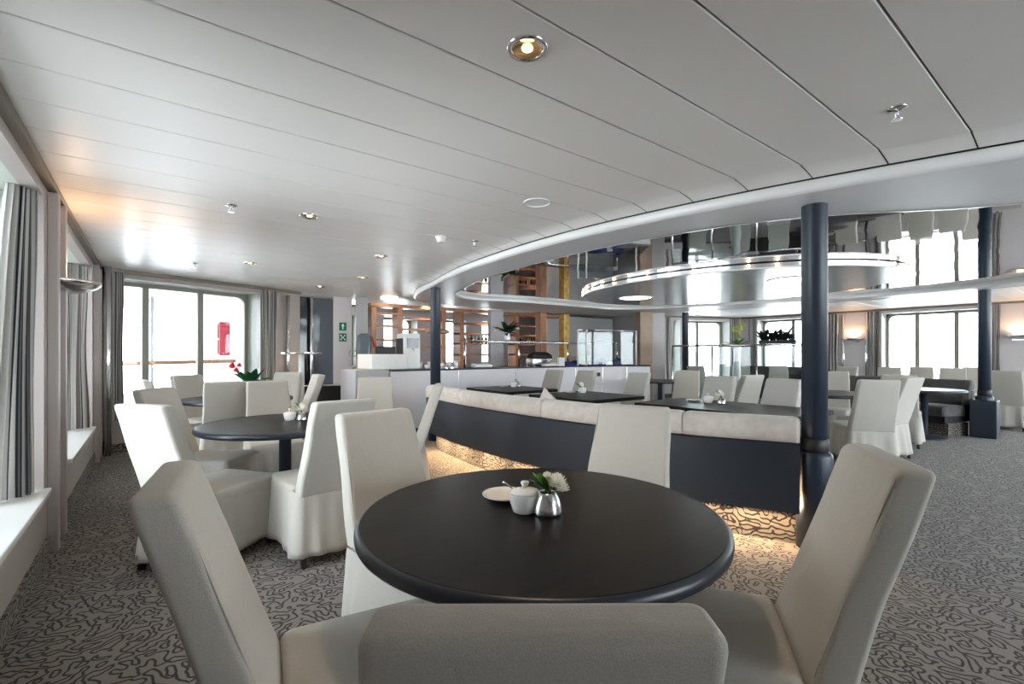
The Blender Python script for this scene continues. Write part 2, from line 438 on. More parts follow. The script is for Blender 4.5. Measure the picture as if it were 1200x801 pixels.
curtain((XR-.06, 4.62), (XR-.06, 5.02), .42, 2.32, 5, .035, 'striped curtain just right of the near navy pillar', 7)
curtain((XR-.06, 6.70), (XR-.06, 6.95), .42, 2.32, 4, .035, 'striped curtain right of the tall white vase', 8)
curtain(sb(.15, .06), sb(.42, .06), .42, 2.32, 4, .035, 'dark striped curtain left of the tall white vase', 9)
curtain(sb(2.45, .08), sb(3.1, .08), .42, 2.32, 6, .045, 'dark striped curtain beside the tan panel at the far end of the bar', 10)

# ---------------------------------------------------------------- world outside
bm = B(); box(bm, -6, 2.6, 8.0, 20, -.3, -.05)
for v in bm.verts: v.co.y += 0.0
dk = struct(obj('floor_promenade', bm, 'promenade')); 
for v in dk.data.vertices:
    if v.co.y < 9: v.co.y = 9.2 if v.co.x > 0 else 8.0
bm = B(); box(bm, 1.3, 1.4, 9.3, 20, 0, 2.9); struct(obj('wall_promenade', bm, 'promenade'))
bm = B(); box(bm, -1.6, 1.35, 9.4, 20, 2.75, 2.85); struct(obj('ceiling_promenade', bm, 'promenade'))
bm = B()
for k in range(5): box(bm, 1.18, 1.30, 13.2+k*1.0, 13.4+k*1.0, 0, 2.75)
struct(obj('trim_promenade', bm, 'reveal'))
bm = B(); box(bm, .02, .07, 11.4, 11.46, 0, 2.75); box(bm, .02, 1.30, 11.4, 11.46, 2.42, 2.47)
struct(obj('trim_promenade_frame', bm, 'slate_glass'))
t = thing('handrail', 'teak topped ship railing outside the left corner window', 'railing')
bm = B(); tube(bm, [(-2.6, 8.05, 1.13), (-.2, 9.35, 1.13), (1.27, 10.18, 1.14)], .035, 10); obj('rail', bm, 'teak', t, True)
for k in range(4):
    q = (-2.6+1.08*k, 8.05+.6*k)
    bm = B(); tube(bm, [(q[0], q[1], -.05), (q[0], q[1], 1.10)], .02, 8); obj('post', bm, 'white_paint', t, True)
t = thing('handrail', 'second teak railing farther out at the ship side', 'railing')
bm = B(); tube(bm, [(-4.2, 9.2, 1.22), (-.9, 12.0, 1.22)], .035, 10); obj('rail', bm, 'teak', t, True)
for k in range(4):
    bm = B(); tube(bm, [(-4.1+k, 9.3+k*.85, -.05), (-4.1+k, 9.3+k*.85, 1.2)], .02, 8); obj('post', bm, 'white_paint', t, True)
t = thing('fire_hose_box', 'dark red two door box on the white deck wall outside', 'box', (1.235, 11.7, 1.24))
bm = B(); box(bm, -.12, .06, -.55, .55, 0, .68); obj('case', bm, 'red_box', t, bevel=.012)
for k in (0, 1):
    bm = B(); box(bm, -.145, -.12, -.50, .50, .03+.32*k, .32+.32*k); obj('door', bm, 'red_box', t, bevel=.008)
t = thing('boat_davit', 'grey boat davit outside at the left edge of the corner window', 'davit', (-2.05, 10.1, -.05))
bm = B(); tube(bm, [(0, 0, 0), (0, 0, 2.0), (.12, .05, 2.6), (.4, .2, 3.0)], [.10, .10, .09, .07], 10); obj('arm', bm, 'grey_soffit', t, True)
bm = B(); box(bm, -.16, .16, -.12, .12, 1.9, 2.25); obj('winch', bm, 'grey_panel', t, bevel=.02)
bm = B(); tube(bm, [(.05, -.12, 1.75), (.05, .12, 1.75)], .09, 12); obj('drum', bm, 'black', t, True)
bm = B(); bmesh.ops.create_uvsphere(bm, u_segments=16, v_segments=10, radius=.10); 
for v in bm.verts: v.co.z *= 1.3
o = obj('buoy', bm, 'petal_red', smooth=True); tag(o, 'small red float hanging at the outer ship rail', 'buoy', loc=(-1.75, 9.9, 1.33))

# ---------------------------------------------------------------- soffit ring, mirror and light canopy
def catmull(pts, n=10, closed=True):
    out = []; L = len(pts)
    for i in range(L if closed else L-1):
        p = [Vector(pts[(i+k) % L] if closed else pts[min(max(i+k, 0), L-1)]) for k in (-1, 0, 1, 2)]
        for j in range(n):
            t = j/n
            out.append(0.5*((2*p[1])+(-p[0]+p[2])*t+(2*p[0]-5*p[1]+4*p[2]-p[3])*t*t+(-p[0]+3*p[1]-3*p[2]+p[3])*t**3))
    if not closed: out.append(Vector(pts[-1]))
    return out
outer = [(3.98, -.75), (3.55, .33), (3.15, 1.73), (2.96, 3.2), (3.06, 4.9), (3.36, 6.3), (3.62, 7.4), (4.15, 8.25), (5.4, 8.6), (8.2, 8.6), (9.4, 8.25), (9.95, 7.4), (10.25, 6.3), (10.55, 4.9), (10.66, 3.2), (10.46, 1.73), (10.05, .33), (9.6, -.75), (8.6, -1.5), (6.8, -1.75), (5.0, -1.5)]
inner = [(5.1, -.05), (4.45, .72), (3.98, 1.25), (3.68, 1.75), (3.50, 2.4), (3.40, 3.3), (3.46, 4.5), (3.62, 5.5), (3.86, 6.3), (4.12, 7.0), (4.75, 7.45), (5.9, 7.25), (7.4, 7.22), (8.45, 7.15), (9.05, 6.4), (9.4, 5.2), (9.8, 4.1), (10.1, 3.1), (10.18, 2.3), (10.0, 1.35), (9.4, .55), (8.4, -.1), (6.8, -.35)]
K_ = .97
outer = [(x*K_, y*K_) for x, y in outer]; inner = [(x*K_, y*K_) for x, y in inner]
O = catmull(outer, 10); I = catmull(inner, 9)
ctr = Vector((6.8, 3.4))
def resample(poly, n=200):
    # by angle about the centre
    out = []; L = len(poly)
    for k in range(n):
        a = 2*PI*k/n; d = Vector((math.cos(a), math.sin(a))); best = None
        for i in range(L):
            p, q = poly[i]-ctr, poly[(i+1) % L]-ctr
            e = q-p; det = d.x*(-e.y)+e.x*d.y
            if abs(det) < 1e-9: continue
            tt = (p.x*(-e.y)+e.x*p.y)/det; s = (d.x*p.y-d.y*p.x)/det
            if tt > 0 and -1e-6 <= s <= 1+1e-6 and (best is None or tt > best): best = tt
        out.append(ctr+d*best)
    return out
O, I = resample(O), resample(I)
def offset(poly, d):
    n = len(poly); out = []
    for i in range(n):
        e = (poly[(i+1) % n]-poly[i-1]).normalized(); out.append(poly[i]+Vector((e.y, -e.x))*d)
    return out
def ring3(poly, z): return [(p.x, p.y, z) for p in poly]
ringt = thing('ceiling_canopy', 'curved grey dropped ceiling ring with white rim over the sofa', 'ceiling canopy')
bm = B()
rings = [ring3(O, SZ), ring3(I, SZ), ring3(I, SZ+.075), ring3(O, SZ+.075), ring3(O, SZ)]
loft(bm, rings, False, False)
bmesh.ops.remove_doubles(bm, verts=bm.verts, dist=1e-5)
obj('soffit', bm, 'grey_soffit', ringt)
bm = B()   # white lip: half-round profile outside
prof = [(0, -.004), (.022, .0), (.036, .016), (.040, .035), (.036, .054), (.022, .068), (0, .074)]
loft(bm, [ring3(offset(O, a), SZ+z) for a, z in prof], False, False)
obj('rim', bm, 'white_gloss', ringt, True)
bm = B()   # cove easing from the rim up to the ceiling, its panel gaps running on
cv = []; lv = []
for k in range(11):
    a = k/10
    po = offset(O, .012+.16*a); zz = CEIL-.001-(CEIL-SZ-.082)*(1-a)**1.4
    lv.append((po, zz)); cv.append(ring3(po, zz))
loft(bm, cv, False, False)
ncv = len(bm.faces)
for kk in range(-4, 29):
    Yk = Y00+PAN*kk; L_ = []
    for po, zz in lv:
        xs = [p.x+(q_.x-p.x)*(Yk-p.y)/(q_.y-p.y) for p, q_ in zip(po, po[1:]+po[:1]) if (p.y-Yk)*(q_.y-Yk) < 0 and p.x < 6.8]
        if not xs: L_ = []; break
        L_.append((min(xs), zz))
    if L_: loft(bm, [[(x-.0015, Yk-.0032, z-.0015), (x-.0015, Yk+.0032, z-.0015)] for x, z in L_], False, False, False)
bm.faces.ensure_lookup_table()
for f_ in bm.faces[ncv:]: f_.material_index = 1
obj('cove', bm, ['ceiling', 'black'], ringt, True)
bm = B(); loft(bm, [ring3(offset(O, -.012), SZ+.065), ring3(offset(O, -.012), SZ+.095)], False, False); obj('shadow_gap', bm, 'black', ringt)
bm = B()
prof = [(0, -.006), (-.016, -.004), (-.022, .01), (-.022, .06), (-.0, .072)]
loft(bm, [ring3(offset(I, a), SZ+z) for a, z in prof], False, False)
obj('inner_rim', bm, 'white_gloss', ringt, True)
bm = B()
pl = offset(I, .02); vs0 = [bm.verts.new((p.x, p.y, SZ+.062)) for p in pl]; vs1 = [bm.verts.new((p.x, p.y, SZ+.072)) for p in pl]
f0 = bm.faces.new(vs0); bm.faces.new(vs1[::-1])
for i in range(len(vs0)): bm.faces.new((vs0[i], vs1[i], vs1[i-1], vs0[i-1]))
o = obj('mirror_ceiling', bm, 'mirror'); tag(o, 'mirrored ceiling panel over the bar inside the curved ring', 'mirror ceiling')
# oval light canopy under the mirror
cen = (6.98, 3.88); ra, rb_ = 1.75, 2.31; n = 96
can = thing('light_canopy', 'oval hanging canopy edged with small bulbs under the mirror ceiling', 'ceiling light', (cen[0], cen[1], 2.243))
def ell(k, z, n=n): return [((ra+k)*math.cos(2*PI*i/n), (rb_+k)*math.sin(2*PI*i/n), z) for i in range(n)]
bm = B(); loft(bm, [ell(-.05, .0), ell(0, .0), ell(0, .064), ell(-.05, .064)], True, True)
obj('body', bm, 'canopy_under', can, False)
bm = B(); loft(bm, [ell(.001, .0), ell(.012, .001), ell(.016, .008), ell(.012, .016), ell(.001, .017)], False, False); obj('lower_band', bm, 'white_gloss', can, True)
for k in range(46):
    a = 2*PI*k/46
    bm = B(); bmesh.ops.create_icosphere(bm, subdivisions=1, radius=.014, matrix=Matrix.Translation(((ra+.014)*math.cos(a), (rb_+.014)*math.sin(a), .046)))
    obj('bulb', bm, 'bulb', can)
for (x, y) in ((6.68, 5.21), (6.67, 2.69)):
    bm = B(); lathe(bm, [(.26, -.0), (.275, -.008), (.29, -.008), (.30, 0)], 32, x-cen[0], y-cen[1]); q = obj('light_ring', bm, 'white_gloss', can, True)
    bm = B(); lathe(bm, [(.262, -.003), (.24, -.008), (.10, -.010), (.001, -.010)], 32, x-cen[0], y-cen[1]); obj('diffuser', bm, 'lamp_disc', q, True)

# ---------------------------------------------------------------- pillars
def pillar(x, y, label, sleeve=True, boxed=False):
    t = thing('support_pillar', label, 'pillar', (x, y, 0), 0, 'round navy pillars')
    bm = B(); lathe(bm, [(.075, 0), (.075, SZ)], 32, cap1=False); obj('shaft', bm, 'navy', t, True)
    bm = B(); lathe(bm, [(.106, 0), (.106, .60), (.100, .625), (.088, .635), (.076, .638)], 32); obj('sleeve', bm, 'navy', t, True)
    bm = B(); lathe(bm, [(.0765, .638), (.082, .645), (.082, .72), (.0765, .725)], 32, cap0=False, cap1=False); obj('collar', bm, 'black', t, True)
    return t
pillar(3.49, 1.27, 'nearest navy round pillar, at the end of the curved sofa')
pillar(3.37, 6.27, 'slim navy pillar standing before the white bar counter')
tp = pillar(10.16, 1.36, 'far navy pillar with a box foot beside the charcoal sofa')
bm = B(); box(bm, -.14, .16, -.15, .15, 0, .57); obj('plinth_box', bm, 'navy', tp, bevel=.012)
pillar(10.1, 6.42, 'navy pillar in front of the corner window beyond the bar')
# ---------------------------------------------------------------- sofas
def sofa(curve, flip, label, cat, cushion, panel, y_cuts, name, lights=True):
    """curve: (x,y) list of the outside face; inside is +x (flip=1) or -x (flip=-1)"""
    C_ = catmull(curve, 12, False)
    def tang(i): return (C_[min(i+1, len(C_)-1)]-C_[max(i-1, 0)]).normalized()
    def sweep(bm, prof, i0, i1):
        rings = []
        for i in range(i0, i1+1):
            e = tang(i); nn = Vector((e.y, -e.x))*flip      # towards the inside
            rings.append([(C_[i].x+nn.x*u_, C_[i].y+nn.y*u_, z) for u_, z in prof])
        loft(bm, rings)
    t = thing(name, label, cat)
    n_ = len(C_)-1
    bm = B(); sweep(bm, [(0, .24), (0, .685), (.012, .695), (.05, .695), (.05, .24)], 0, n_); obj('back_panel', bm, panel, t)
    bm = B(); sweep(bm, [(.08, .22), (.08, .30), (.66, .30), (.66, .22), (.64, .20)], 0, n_); obj('base', bm, panel, t)
    bm = B(); sweep(bm, [(.14, 0), (.14, .2), (.58, .2), (.58, 0)], 0, n_); obj('plinth', bm, 'carpet_side', t)
    cuts = [0]+[int(round(n_*c)) for c in y_cuts]+[n_]
    def rounded(prof, i0, i1, bm):
        # ease both ends so that each cushion is pillowy
        rings = []
        cu = sum(p[0] for p in prof)/len(prof); cz = sum(p[1] for p in prof)/len(prof)
        seq = [(i0, .90, .0), (i0, .97, .012), (i0, 1, .035)] + [(i, 1, 0) for i in range(i0+1, i1)] + [(i1, 1, -.035), (i1, .97, -.012), (i1, .90, 0)]
        for i, k, off in seq:
            e = tang(i); nn = Vector((e.y, -e.x))*flip
            rings.append([(C_[i].x+e.x*off+nn.x*(cu+(u_-cu)*k), C_[i].y+e.y*off+nn.y*(cu+(u_-cu)*k), cz+(z-cz)*k) for u_, z in prof])
        loft(bm, rings)
    bp_ = [(.0, .70), (-.012, .73), (-.012, .81), (.005, .845), (.04, .862), (.09, .862), (.13, .845), (.16, .80), (.20, .60), (.22, .46), (.06, .46), (.06, .70)]
    sp_ = [(.18, .30), (.18, .45), (.24, .465), (.60, .465), (.66, .445), (.68, .40), (.68, .34), (.66, .302)]
    for a, c in zip(cuts, cuts[1:]):
        bm = B(); rounded(bp_, a, c, bm); obj('back_cushion', bm, cushion, t, True)
        bm = B(); rounded(sp_, a, c, bm); obj('seat_cushion', bm, cushion, t, True)
    if lights:
        k = 2
        while k+6 < n_-1:
            bm = B(); sweep(bm, [(.052, .232), (.052, .26), (.075, .26), (.075, .232)], k, k+6); obj('light_strip', bm, 'strip', t)
            k += 9
    return t
sc = [(3.34, 1.30), (3.24, 1.52), (3.07, 1.92), (2.90, 2.6), (2.82, 3.4), (2.80, 4.3), (2.85, 5.1), (2.95, 5.75)]
sofa(sc, 1, 'curved beige sofa with a navy back panel and warm light beneath', 'sofa', 'velvet', 'navy_panel', (.30, .55, .78), 'curved_sofa')
sc2 = [(10.34, 1.50), (10.5, 1.92), (10.68, 2.5), (10.78, 3.1), (10.82, 3.7)]
sofa(sc2, -1, 'charcoal curved sofa facing inward beside the far pillar', 'sofa', 'charcoal_velvet', 'black', (.30, .55, .78), 'curved_sofa', False)
bm = B(); n_ = 12; G = {}
for sgn in (1, -1):
    for i in range(n_+1):
        for j in range(n_+1):
            a, c = 2*i/n_-1, 2*j/n_-1
            th = .065*((1-a**4)*(1-c**4))**.6; k = 1-.10*(1-max(abs(a), abs(c))**2)*0 - .06*(1-abs(a*c))
            G[sgn, i, j] = bm.verts.new((.22*a*k, .22*c*k, sgn*(th+.004)))
    for i in range(n_):
        for j in range(n_):
            q_ = (G[sgn, i, j], G[sgn, i+1, j], G[sgn, i+1, j+1], G[sgn, i, j+1]); bm.faces.new(q_ if sgn > 0 else q_[::-1])
for i in range(n_):
    for e0, e1 in (((i, 0), (i+1, 0)), ((i, n_), (i+1, n_)), ((0, i), (0, i+1)), ((n_, i), (n_, i+1))):
        bm.faces.new((G[1, *e0], G[1, *e1], G[-1, *e1], G[-1, *e0]))
o = obj('throw_pillow', bm, 'velvet', smooth=True)
tag(o, 'beige pillow on the curved sofa with one corner poking up', 'pillow', loc=(3.14, 3.46, .655))
o.rotation_euler = (Matrix.Rotation(math.radians(2), 4, 'Z') @ Matrix.Rotation(math.radians(72), 4, 'Y') @ Matrix.Rotation(PI/4, 4, 'Z')).to_euler()

# ---------------------------------------------------------------- chairs
def chair_meshes(seed):
    r = random.Random(seed); out = {}
    def back_y(z): return -.235-(z-.45)*.345
    # backrest
    bm = B(); rings = []
    zt = 1.0; re = .024
    zs = [.40, .43, .47, .52, .60, .68, .76, .84, .90, zt-re]
    for z in zs:
        t = (z-.40)/.6; w = .440-.062*t; th = .105-.015*t
        rings.append(rrect(w, th, .022, z, back_y(z)-th/2, 6))
    for k in range(1, 6):
        a = PI/2*k/5; ins = re*(1-math.cos(a)); z = zt-re+re*math.sin(a)*.9
        rings.append(rrect(.380-2*ins*.7, .090-2*ins*.95, .022-ins*.5, z, back_y(z)-.045, 6))
    loft(bm, rings)
    for v in bm.verts:
        v.co.y += .004*math.sin(v.co.x*9+seed)*math.sin(v.co.z*11+seed*2)
        v.co.x += .003*math.sin(v.co.z*17+seed)
    out['backrest'] = bm
    bm = B()   # piped seams down both front edges of the back and over its top
    for sx in (-1, 1):
        pts = []
        for z in (.47, .55, .65, .75, .85, .95, .972):
            t = (z-.40)/.6; w = .440-.062*t
            pts.append((sx*(w/2-.0078), back_y(z)-.0072, z))
        tube(bm, pts, .003, 6); out['piping%d' % sx] = bm; bm = B()
    bm.free()
    bm = B(); soft_box(bm, .47, .50, .37, .462, .035, .03, 0, .02, .012); out['seat'] = bm
    # skirt down to the floor
    bm = B(); rings = []
    NS = 20
    def outline(w, d, rc, cy):
        pts = []
        for q0, q1 in (((w/2-rc, cy+d/2), (-w/2+rc, cy+d/2)), ((-w/2, cy+d/2-rc), (-w/2, cy-d/2+rc)), ((-w/2+rc, cy-d/2), (w/2-rc, cy-d/2)), ((w/2, cy-d/2+rc), (w/2, cy+d/2-rc))):
            for k in range(NS): t = k/(NS-1); pts.append((q0[0]+(q1[0]-q0[0])*t, q0[1]+(q1[1]-q0[1])*t))
        return pts
    ph = [r.uniform(0, 6.28) for _ in range(8)]
    def lev(z, inset=0.0):
        k = (.44-z)/.39
        w, y1 = .465+.035*k-inset*2, .265+.012*k-inset
        y0 = -.325-.055*k+inset
        pts = outline(w, y1-y0, .03, (y0+y1)/2); out_ = []
        n_ = len(pts)
        for i, (x, y) in enumerate(pts):
            s = i/n_*2*PI
            a = .015*k*(math.sin(7*s+ph[0])+.7*math.sin(12*s+ph[1])+.4*math.sin(19*s+ph[2]))
            q = Vector((x, y-(y0+y1)/2)); q2 = q.normalized()*a
            out_.append((x+q2.x, y+q2.y, z+(0.006*math.sin(5*s+ph[3]) if k > .9 else 0)))
        return out_
    for z in (.445, .40, .33, .25, .17, .10, .062): rings.append(lev(z))
    for z in (.064, .20, .43): rings.append(lev(z, .008))
    loft(bm, rings, False, True); out['skirt'] = bm
    for k, (sx, y0, y1) in enumerate(((-1, .21, .215), (1, .21, .215), (-1, -.27, -.345), (1, -.27, -.345))):
        bm = B(); loft(bm, [rrect(.032, .032, .004, 0, y1, 2, sx*.20), rrect(.042, .042, .004, .36, y0, 2, sx*.195)]); out['leg%d' % k] = bm
    return out
protos = []
def make_chair(seed, label, loc, rz, group):
    t = thing('dining_chair', label, 'chair', loc, rz, group)
    for k, bm in chair_meshes(seed).items():
        if k.startswith('leg'): obj('leg', bm, 'dark_leg', t)
        else: obj(k.strip('-01'), bm, 'linen', t, True)
    return t
cnt = [0]
def chair(x, y, fx, fy, label, group):
    rz = math.atan2(fy, fx)-PI/2
    i = cnt[0]; cnt[0] += 1
    if i < 3:
        t = make_chair(11+i*5, label, (x, y, 0), rz, group); protos.append(t)
    else: t = dup(protos[i % 3], (x, y, 0), rz, label, group)
    return t
G1_, G2_, G3_, G4_ = 'chairs at the front round table', 'chairs at the second round table', 'chairs at the round table by the corner window', 'chairs across from the curved sofa'
chair(.495, 1.275, .985, -.17, 'white slipcovered chair left of the front round table, seat toward it', G1_)
chair(1.365, .805, -.55, .83, 'white slipcovered chair right of the front round table, tall sloping back', G1_)
chair(1.66, 1.47, -.93, -.37, 'white slipcovered chair between the front round table and curved sofa', G1_)
chair(.95, 1.80, .15, -.99, 'white slipcovered chair behind the front round table, left of its flowers', G1_)
chair(.622, .752, .62, .785, 'slipcovered chair in the immediate foreground, back toward the viewer', G1_)
T2 = (.85, 4.05)
chair(.90, 3.36, -.09, 1, 'white chair with pleated back skirt, near side of the second round table', G2_)
chair(.36, 3.60, .82, .57, 'white chair on the window side of the second round table, nearer the viewer', G2_)
chair(.40, 4.53, .78, -.62, 'white chair on the window side of the second round table, farther back', G2_)
chair(.68, 6.0, .14, .98, 'white chair seen from behind at the corner window table, beyond the second table', G3_)
chair(.95, 4.97, -.05, -1, 'white chair facing the viewer behind the second round table', G2_)
chair(.42, 6.45, .98, .1, 'white chair by the left wall, mostly hidden at the corner window table', G3_)
chair(.62, 7.15, .5, -.86, 'white chair in front of the corner window, left mullion above it', G3_)
chair(1.42, 7.40, -.55, -.83, 'white chair beside the right corner window curtain, facing the viewer', G3_)
chair(1.36, 6.72, -1, .05, 'white chair seen edge on before the dark glass recess', G3_)
chair(2.00, 5.05, -.3, -.95, 'white chair alone in the aisle before the grey corner post', 'chairs by the curved sofa')
chair(1.72, 4.12, -.85, .5, 'white chair at the outer end of the curved sofa, seen edge on', 'chairs by the curved sofa')
chair(5.15, 6.1, -1, .0, 'white chair before the bar counter, left of two together', G4_)
chair(5.32, 5.52, -1, .05, 'white chair before the bar counter, right of two together', G4_)
chair(5.34, 4.48, -1, .08, 'white chair before the counter end, right of the middle square table', G4_)
chair(5.26, 3.16, -1, .05, 'pale chair behind the sugar bowl on the long table by the sofa', G4_)
chair(5.18, 2.40, -1, .1, 'pale chair at the long table, just left of the near navy pillar', G4_)
chair(6.75, 4.38, -.9, -.3, 'grey looking chair beyond the long table, left end', 'chairs in the middle of the lounge')
chair(6.40, 3.48, .2, .98, 'rounded chair seen from the side between two pale square backs', 'chairs in the middle of the lounge')
T3 = (7.45, 2.60)
chair(6.62, 1.93, .80, .60, 'chair with its back to the viewer, right of the near navy pillar', 'chairs at the right round table')
chair(7.26, 2.02, .22, .97, 'chair turned left with a shaded inner back, right of the pillar', 'chairs at the right round table')
chair(8.15, 2.75, -.95, -.2, 'chair facing the viewer between the near pillar and the turned chairs', 'chairs at the right round table')
T8 = (9.42, 1.92)
chair(8.50, 2.00, .97, .2, 'chair with its skirt showing beside the charcoal sofa', 'chairs at the charcoal sofa')
# window-side chairs
Gw = 'chairs near the starboard windows'
for (x, y, fx, fy, lb) in (
    (11.5, 3.75, -1, .1, 'pale chair back just below the lit wall lamp, right of the near navy pillar'),
    (11.85, 3.02, -1, -.1, 'grey chair back under the left pane of the wide right window'),
    (12.6, 2.66, -1, -.1, 'grey chair back under the first mullion of the wide right window'),
    (12.12, 2.08, -1, -.1, 'grey chair back under the right mullion of the wide right window'),
    (13.2, 1.92, -1, -.1, 'grey chair back next to the far pillar under the wide window'),
    (9.75, 5.75, -.6, -.8, 'far grey chair under the corner window, left mullion above it'),
    (10.45, 5.3, -.9, -.4, 'far grey chair under the striped curtain with the tall vase'),
    (11.1, 4.75, -.9, -.4, 'far grey chair under the dark potted plant on the glass screen'),
    (11.7, 1.30, .93, .1, 'draped chair at the far right edge under the lamp, pleated back toward the viewer')):
    chair(x, y, fx, fy, lb, Gw)

# ---------------------------------------------------------------- tables
def round_table(x, y, r, label, group='round dining tables'):
    t = thing('round_table', label, 'table', (x, y, 0), 0, group)
    bm = B(); lathe(bm, [(r-.03, .703), (r-.002, .703), (r-.002, .738), (r-.012, .7405), (.001, .7405)], 96); obj('tabletop', bm, 'espresso', t)
    bm = B(); loft(bm, [circ(r+a, z, 96) for a, z in ((-.012, .700), (.002, .700), (.008, .706), (.010, .718), (.008, .730), (.001, .7385), (-.006, .7408))], False, False); obj('edge_band', bm, 'table_edge', t, True)
    bm = B(); lathe(bm, [(.05, .03), (.045, .10), (.045, .66), (.10, .70)], 24); obj('pedestal', bm, 'table_edge', t, True)
    bm = B(); lathe(bm, [(.27, 0), (.27, .012), (.24, .022), (.06, .045)], 40); obj('base_plate', bm, 'table_edge', t, True)
    return t
round_table(1.07, 1.24, .60, 'dark round table in the foreground with plate, sugar bowl and steel vase')
round_table(T2[0], T2[1], .60, 'dark round table in the middle distance with one white flower')
round_table(.86, 6.62, .60, 'dark round table by the corner window holding a red flowering plant')
round_table(T3[0], T3[1], .58, 'dark round table half hidden by the near navy pillar')
round_table(T8[0], T8[1], .48, 'small round table shining before the charcoal sofa')
round_table(8.15, 5.75, .5, 'small dark round table beyond the end of the bar counter')
round_table(12.8, 4.2, .55, 'round table among the chairs under the wide right window')
def square_table(x0, x1, y0, y1, label):
    cx_, cy_ = (x0+x1)/2, (y0+y1)/2; w, d = x1-x0, y1-y0
    t = thing('square_table', label, 'table', (cx_, cy_, 0), 0, 'dark tables along the sofa')
    bm = B(); loft(bm, [rrect(w-.01, d-.01, .02, .698, 0, 3), rrect(w, d, .02, .703, 0, 3), rrect(w, d, .02, .736, 0, 3), rrect(w-.008, d-.008, .018, .7405, 0, 3)]); obj('tabletop', bm, 'espresso', t)
    bm = B(); lathe(bm, [(.05, .03), (.045, .10), (.045, .66), (.10, .70)], 20); obj('pedestal', bm, 'table_edge', t, True)
    bm = B(); loft(bm, [rrect(w*.55, d*.55, .03, 0, 0, 3), rrect(w*.55, d*.55, .03, .015, 0, 3), rrect(.12, .12, .03, .04, 0, 3)]); obj('base_plate', bm, 'table_edge', t)
square_table(3.98, 4.95, 5.30, 6.40, 'dark square table nearest the bar counter behind the sofa')
square_table(3.98, 5.02, 3.76, 4.85, 'middle dark square table behind the sofa with white sugar bowl')
square_table(4.25, 5.2, 1.72, 3.34, 'long dark table behind the sofa next to the near pillar')

# ---------------------------------------------------------------- tableware
TZ = .7415
def plate(x, y, label, r=.086, z=TZ):
    bm = B(); lathe(bm, [(r*.55, 0), (r*.6, .002), (r*.97, .014), (r, .017), (r*.985, .019), (r*.93, .015), (r*.62, .0055), (.001, .005)], 40)
    o = obj('plate', bm, 'porcelain', smooth=True); tag(o, label, 'plate', 'small white plates', (x, y, z))
    bm = B(); lathe(bm, [(r*.88, .0132), (r*.62, .0062), (.001, .0057)], 40, cap0=False); obj('well', bm, 'cream', o, True)
    return o
def sugar_bowl(x, y, label, s=1.0, spoon=None, rz=0):
    t = thing('sugar_bowl', label, 'sugar bowl', (x, y, TZ), rz, 'white sugar bowls')
    bm = B(); lathe(bm, [(.036*s, 0), (.041*s, .004*s), (.050*s, .035*s), (.0535*s, .062*s), (.0535*s, .065*s), (.050*s, .065*s), (.046*s, .04*s), (.036*s, .008*s), (.001, .007*s)], 36); obj('bowl', bm, 'porcelain', t, True)
    bm = B(); lathe(bm, [(.051*s, .0655*s), (.052*s, .068*s), (.045*s, .074*s), (.02*s, .080*s), (.009*s, .082*s), (.001, .083*s)], 36); ld = obj('lid', bm, 'porcelain', t, True)
    bm = B(); lathe(bm, [(.009*s, .080*s), (.009*s, .090*s), (.0135*s, .094*s), (.0135*s, .102*s), (.010*s, .1045*s), (.001, .105*s)], 20); obj('knob', bm, 'porcelain', ld, True)
    if spoon:
        bm = B(); tube(bm, [(.01*s, 0, .045*s), (-.03*s, .01, .066*s), (-.062*s, .02*s, .088*s), (-.075*s, .024*s, .095*s)], [.0025, .0022, .003, .0045], 8)
        o = obj('teaspoon', bm, 'steel', smooth=True); tag(o, spoon, 'spoon', 'spoons in sugar bowls', (x, y, TZ), rz)
    return t
def steel_vase(x, y, label, s=1.0, m='steel'):
    bm = B(); lathe(bm, [(.046*s, 0), (.050*s, .003*s), (.050*s, .012*s), (.047*s, .032*s), (.040*s, .054*s), (.030*s, .071*s), (.027*s, .075*s), (.025*s, .073*s), (.034*s, .054*s), (.042*s, .03*s), (.042*s, .008*s), (.001, .007*s)], 40)
    o = obj('vase', bm, m, smooth=True); tag(o, label, 'vase', 'small table vases', (x, y, TZ)); return o
def leaf_bm(L, W, bend, n=8):
    bm = B(); top, bot = [], []
    for i in range(n+1):
        t = i/n; w = W*math.sin(PI*min(1, t*.96+.03))**.8*(1-.25*t); x = L*t; z = bend*t*t
        top.append([bm.verts.new((x, k*w, z+abs(k)*w*.35+.0006)) for k in (-1, -.5, 0, .5, 1)])
        bot.append([bm.verts.new((x, k*w, z+abs(k)*w*.35-.0006)) for k in (-1, -.5, 0, .5, 1)])
    for G, rev in ((top, 0), (bot, 1)):
        for i in range(n):
            for k in range(4):
                q = (G[i][k], G[i+1][k], G[i+1][k+1], G[i][k+1]); bm.faces.new(q if not rev else q[::-1])
    return bm
def place_bm(bm, loc, az, el, roll=0):
    mx = Matrix.Translation(loc) @ Matrix.Rotation(az, 4, 'Z') @ Matrix.Rotation(-el, 4, 'Y') @ Matrix.Rotation(roll, 4, 'X')
    bmesh.ops.transform(bm, matrix=mx, verts=bm.verts); return bm
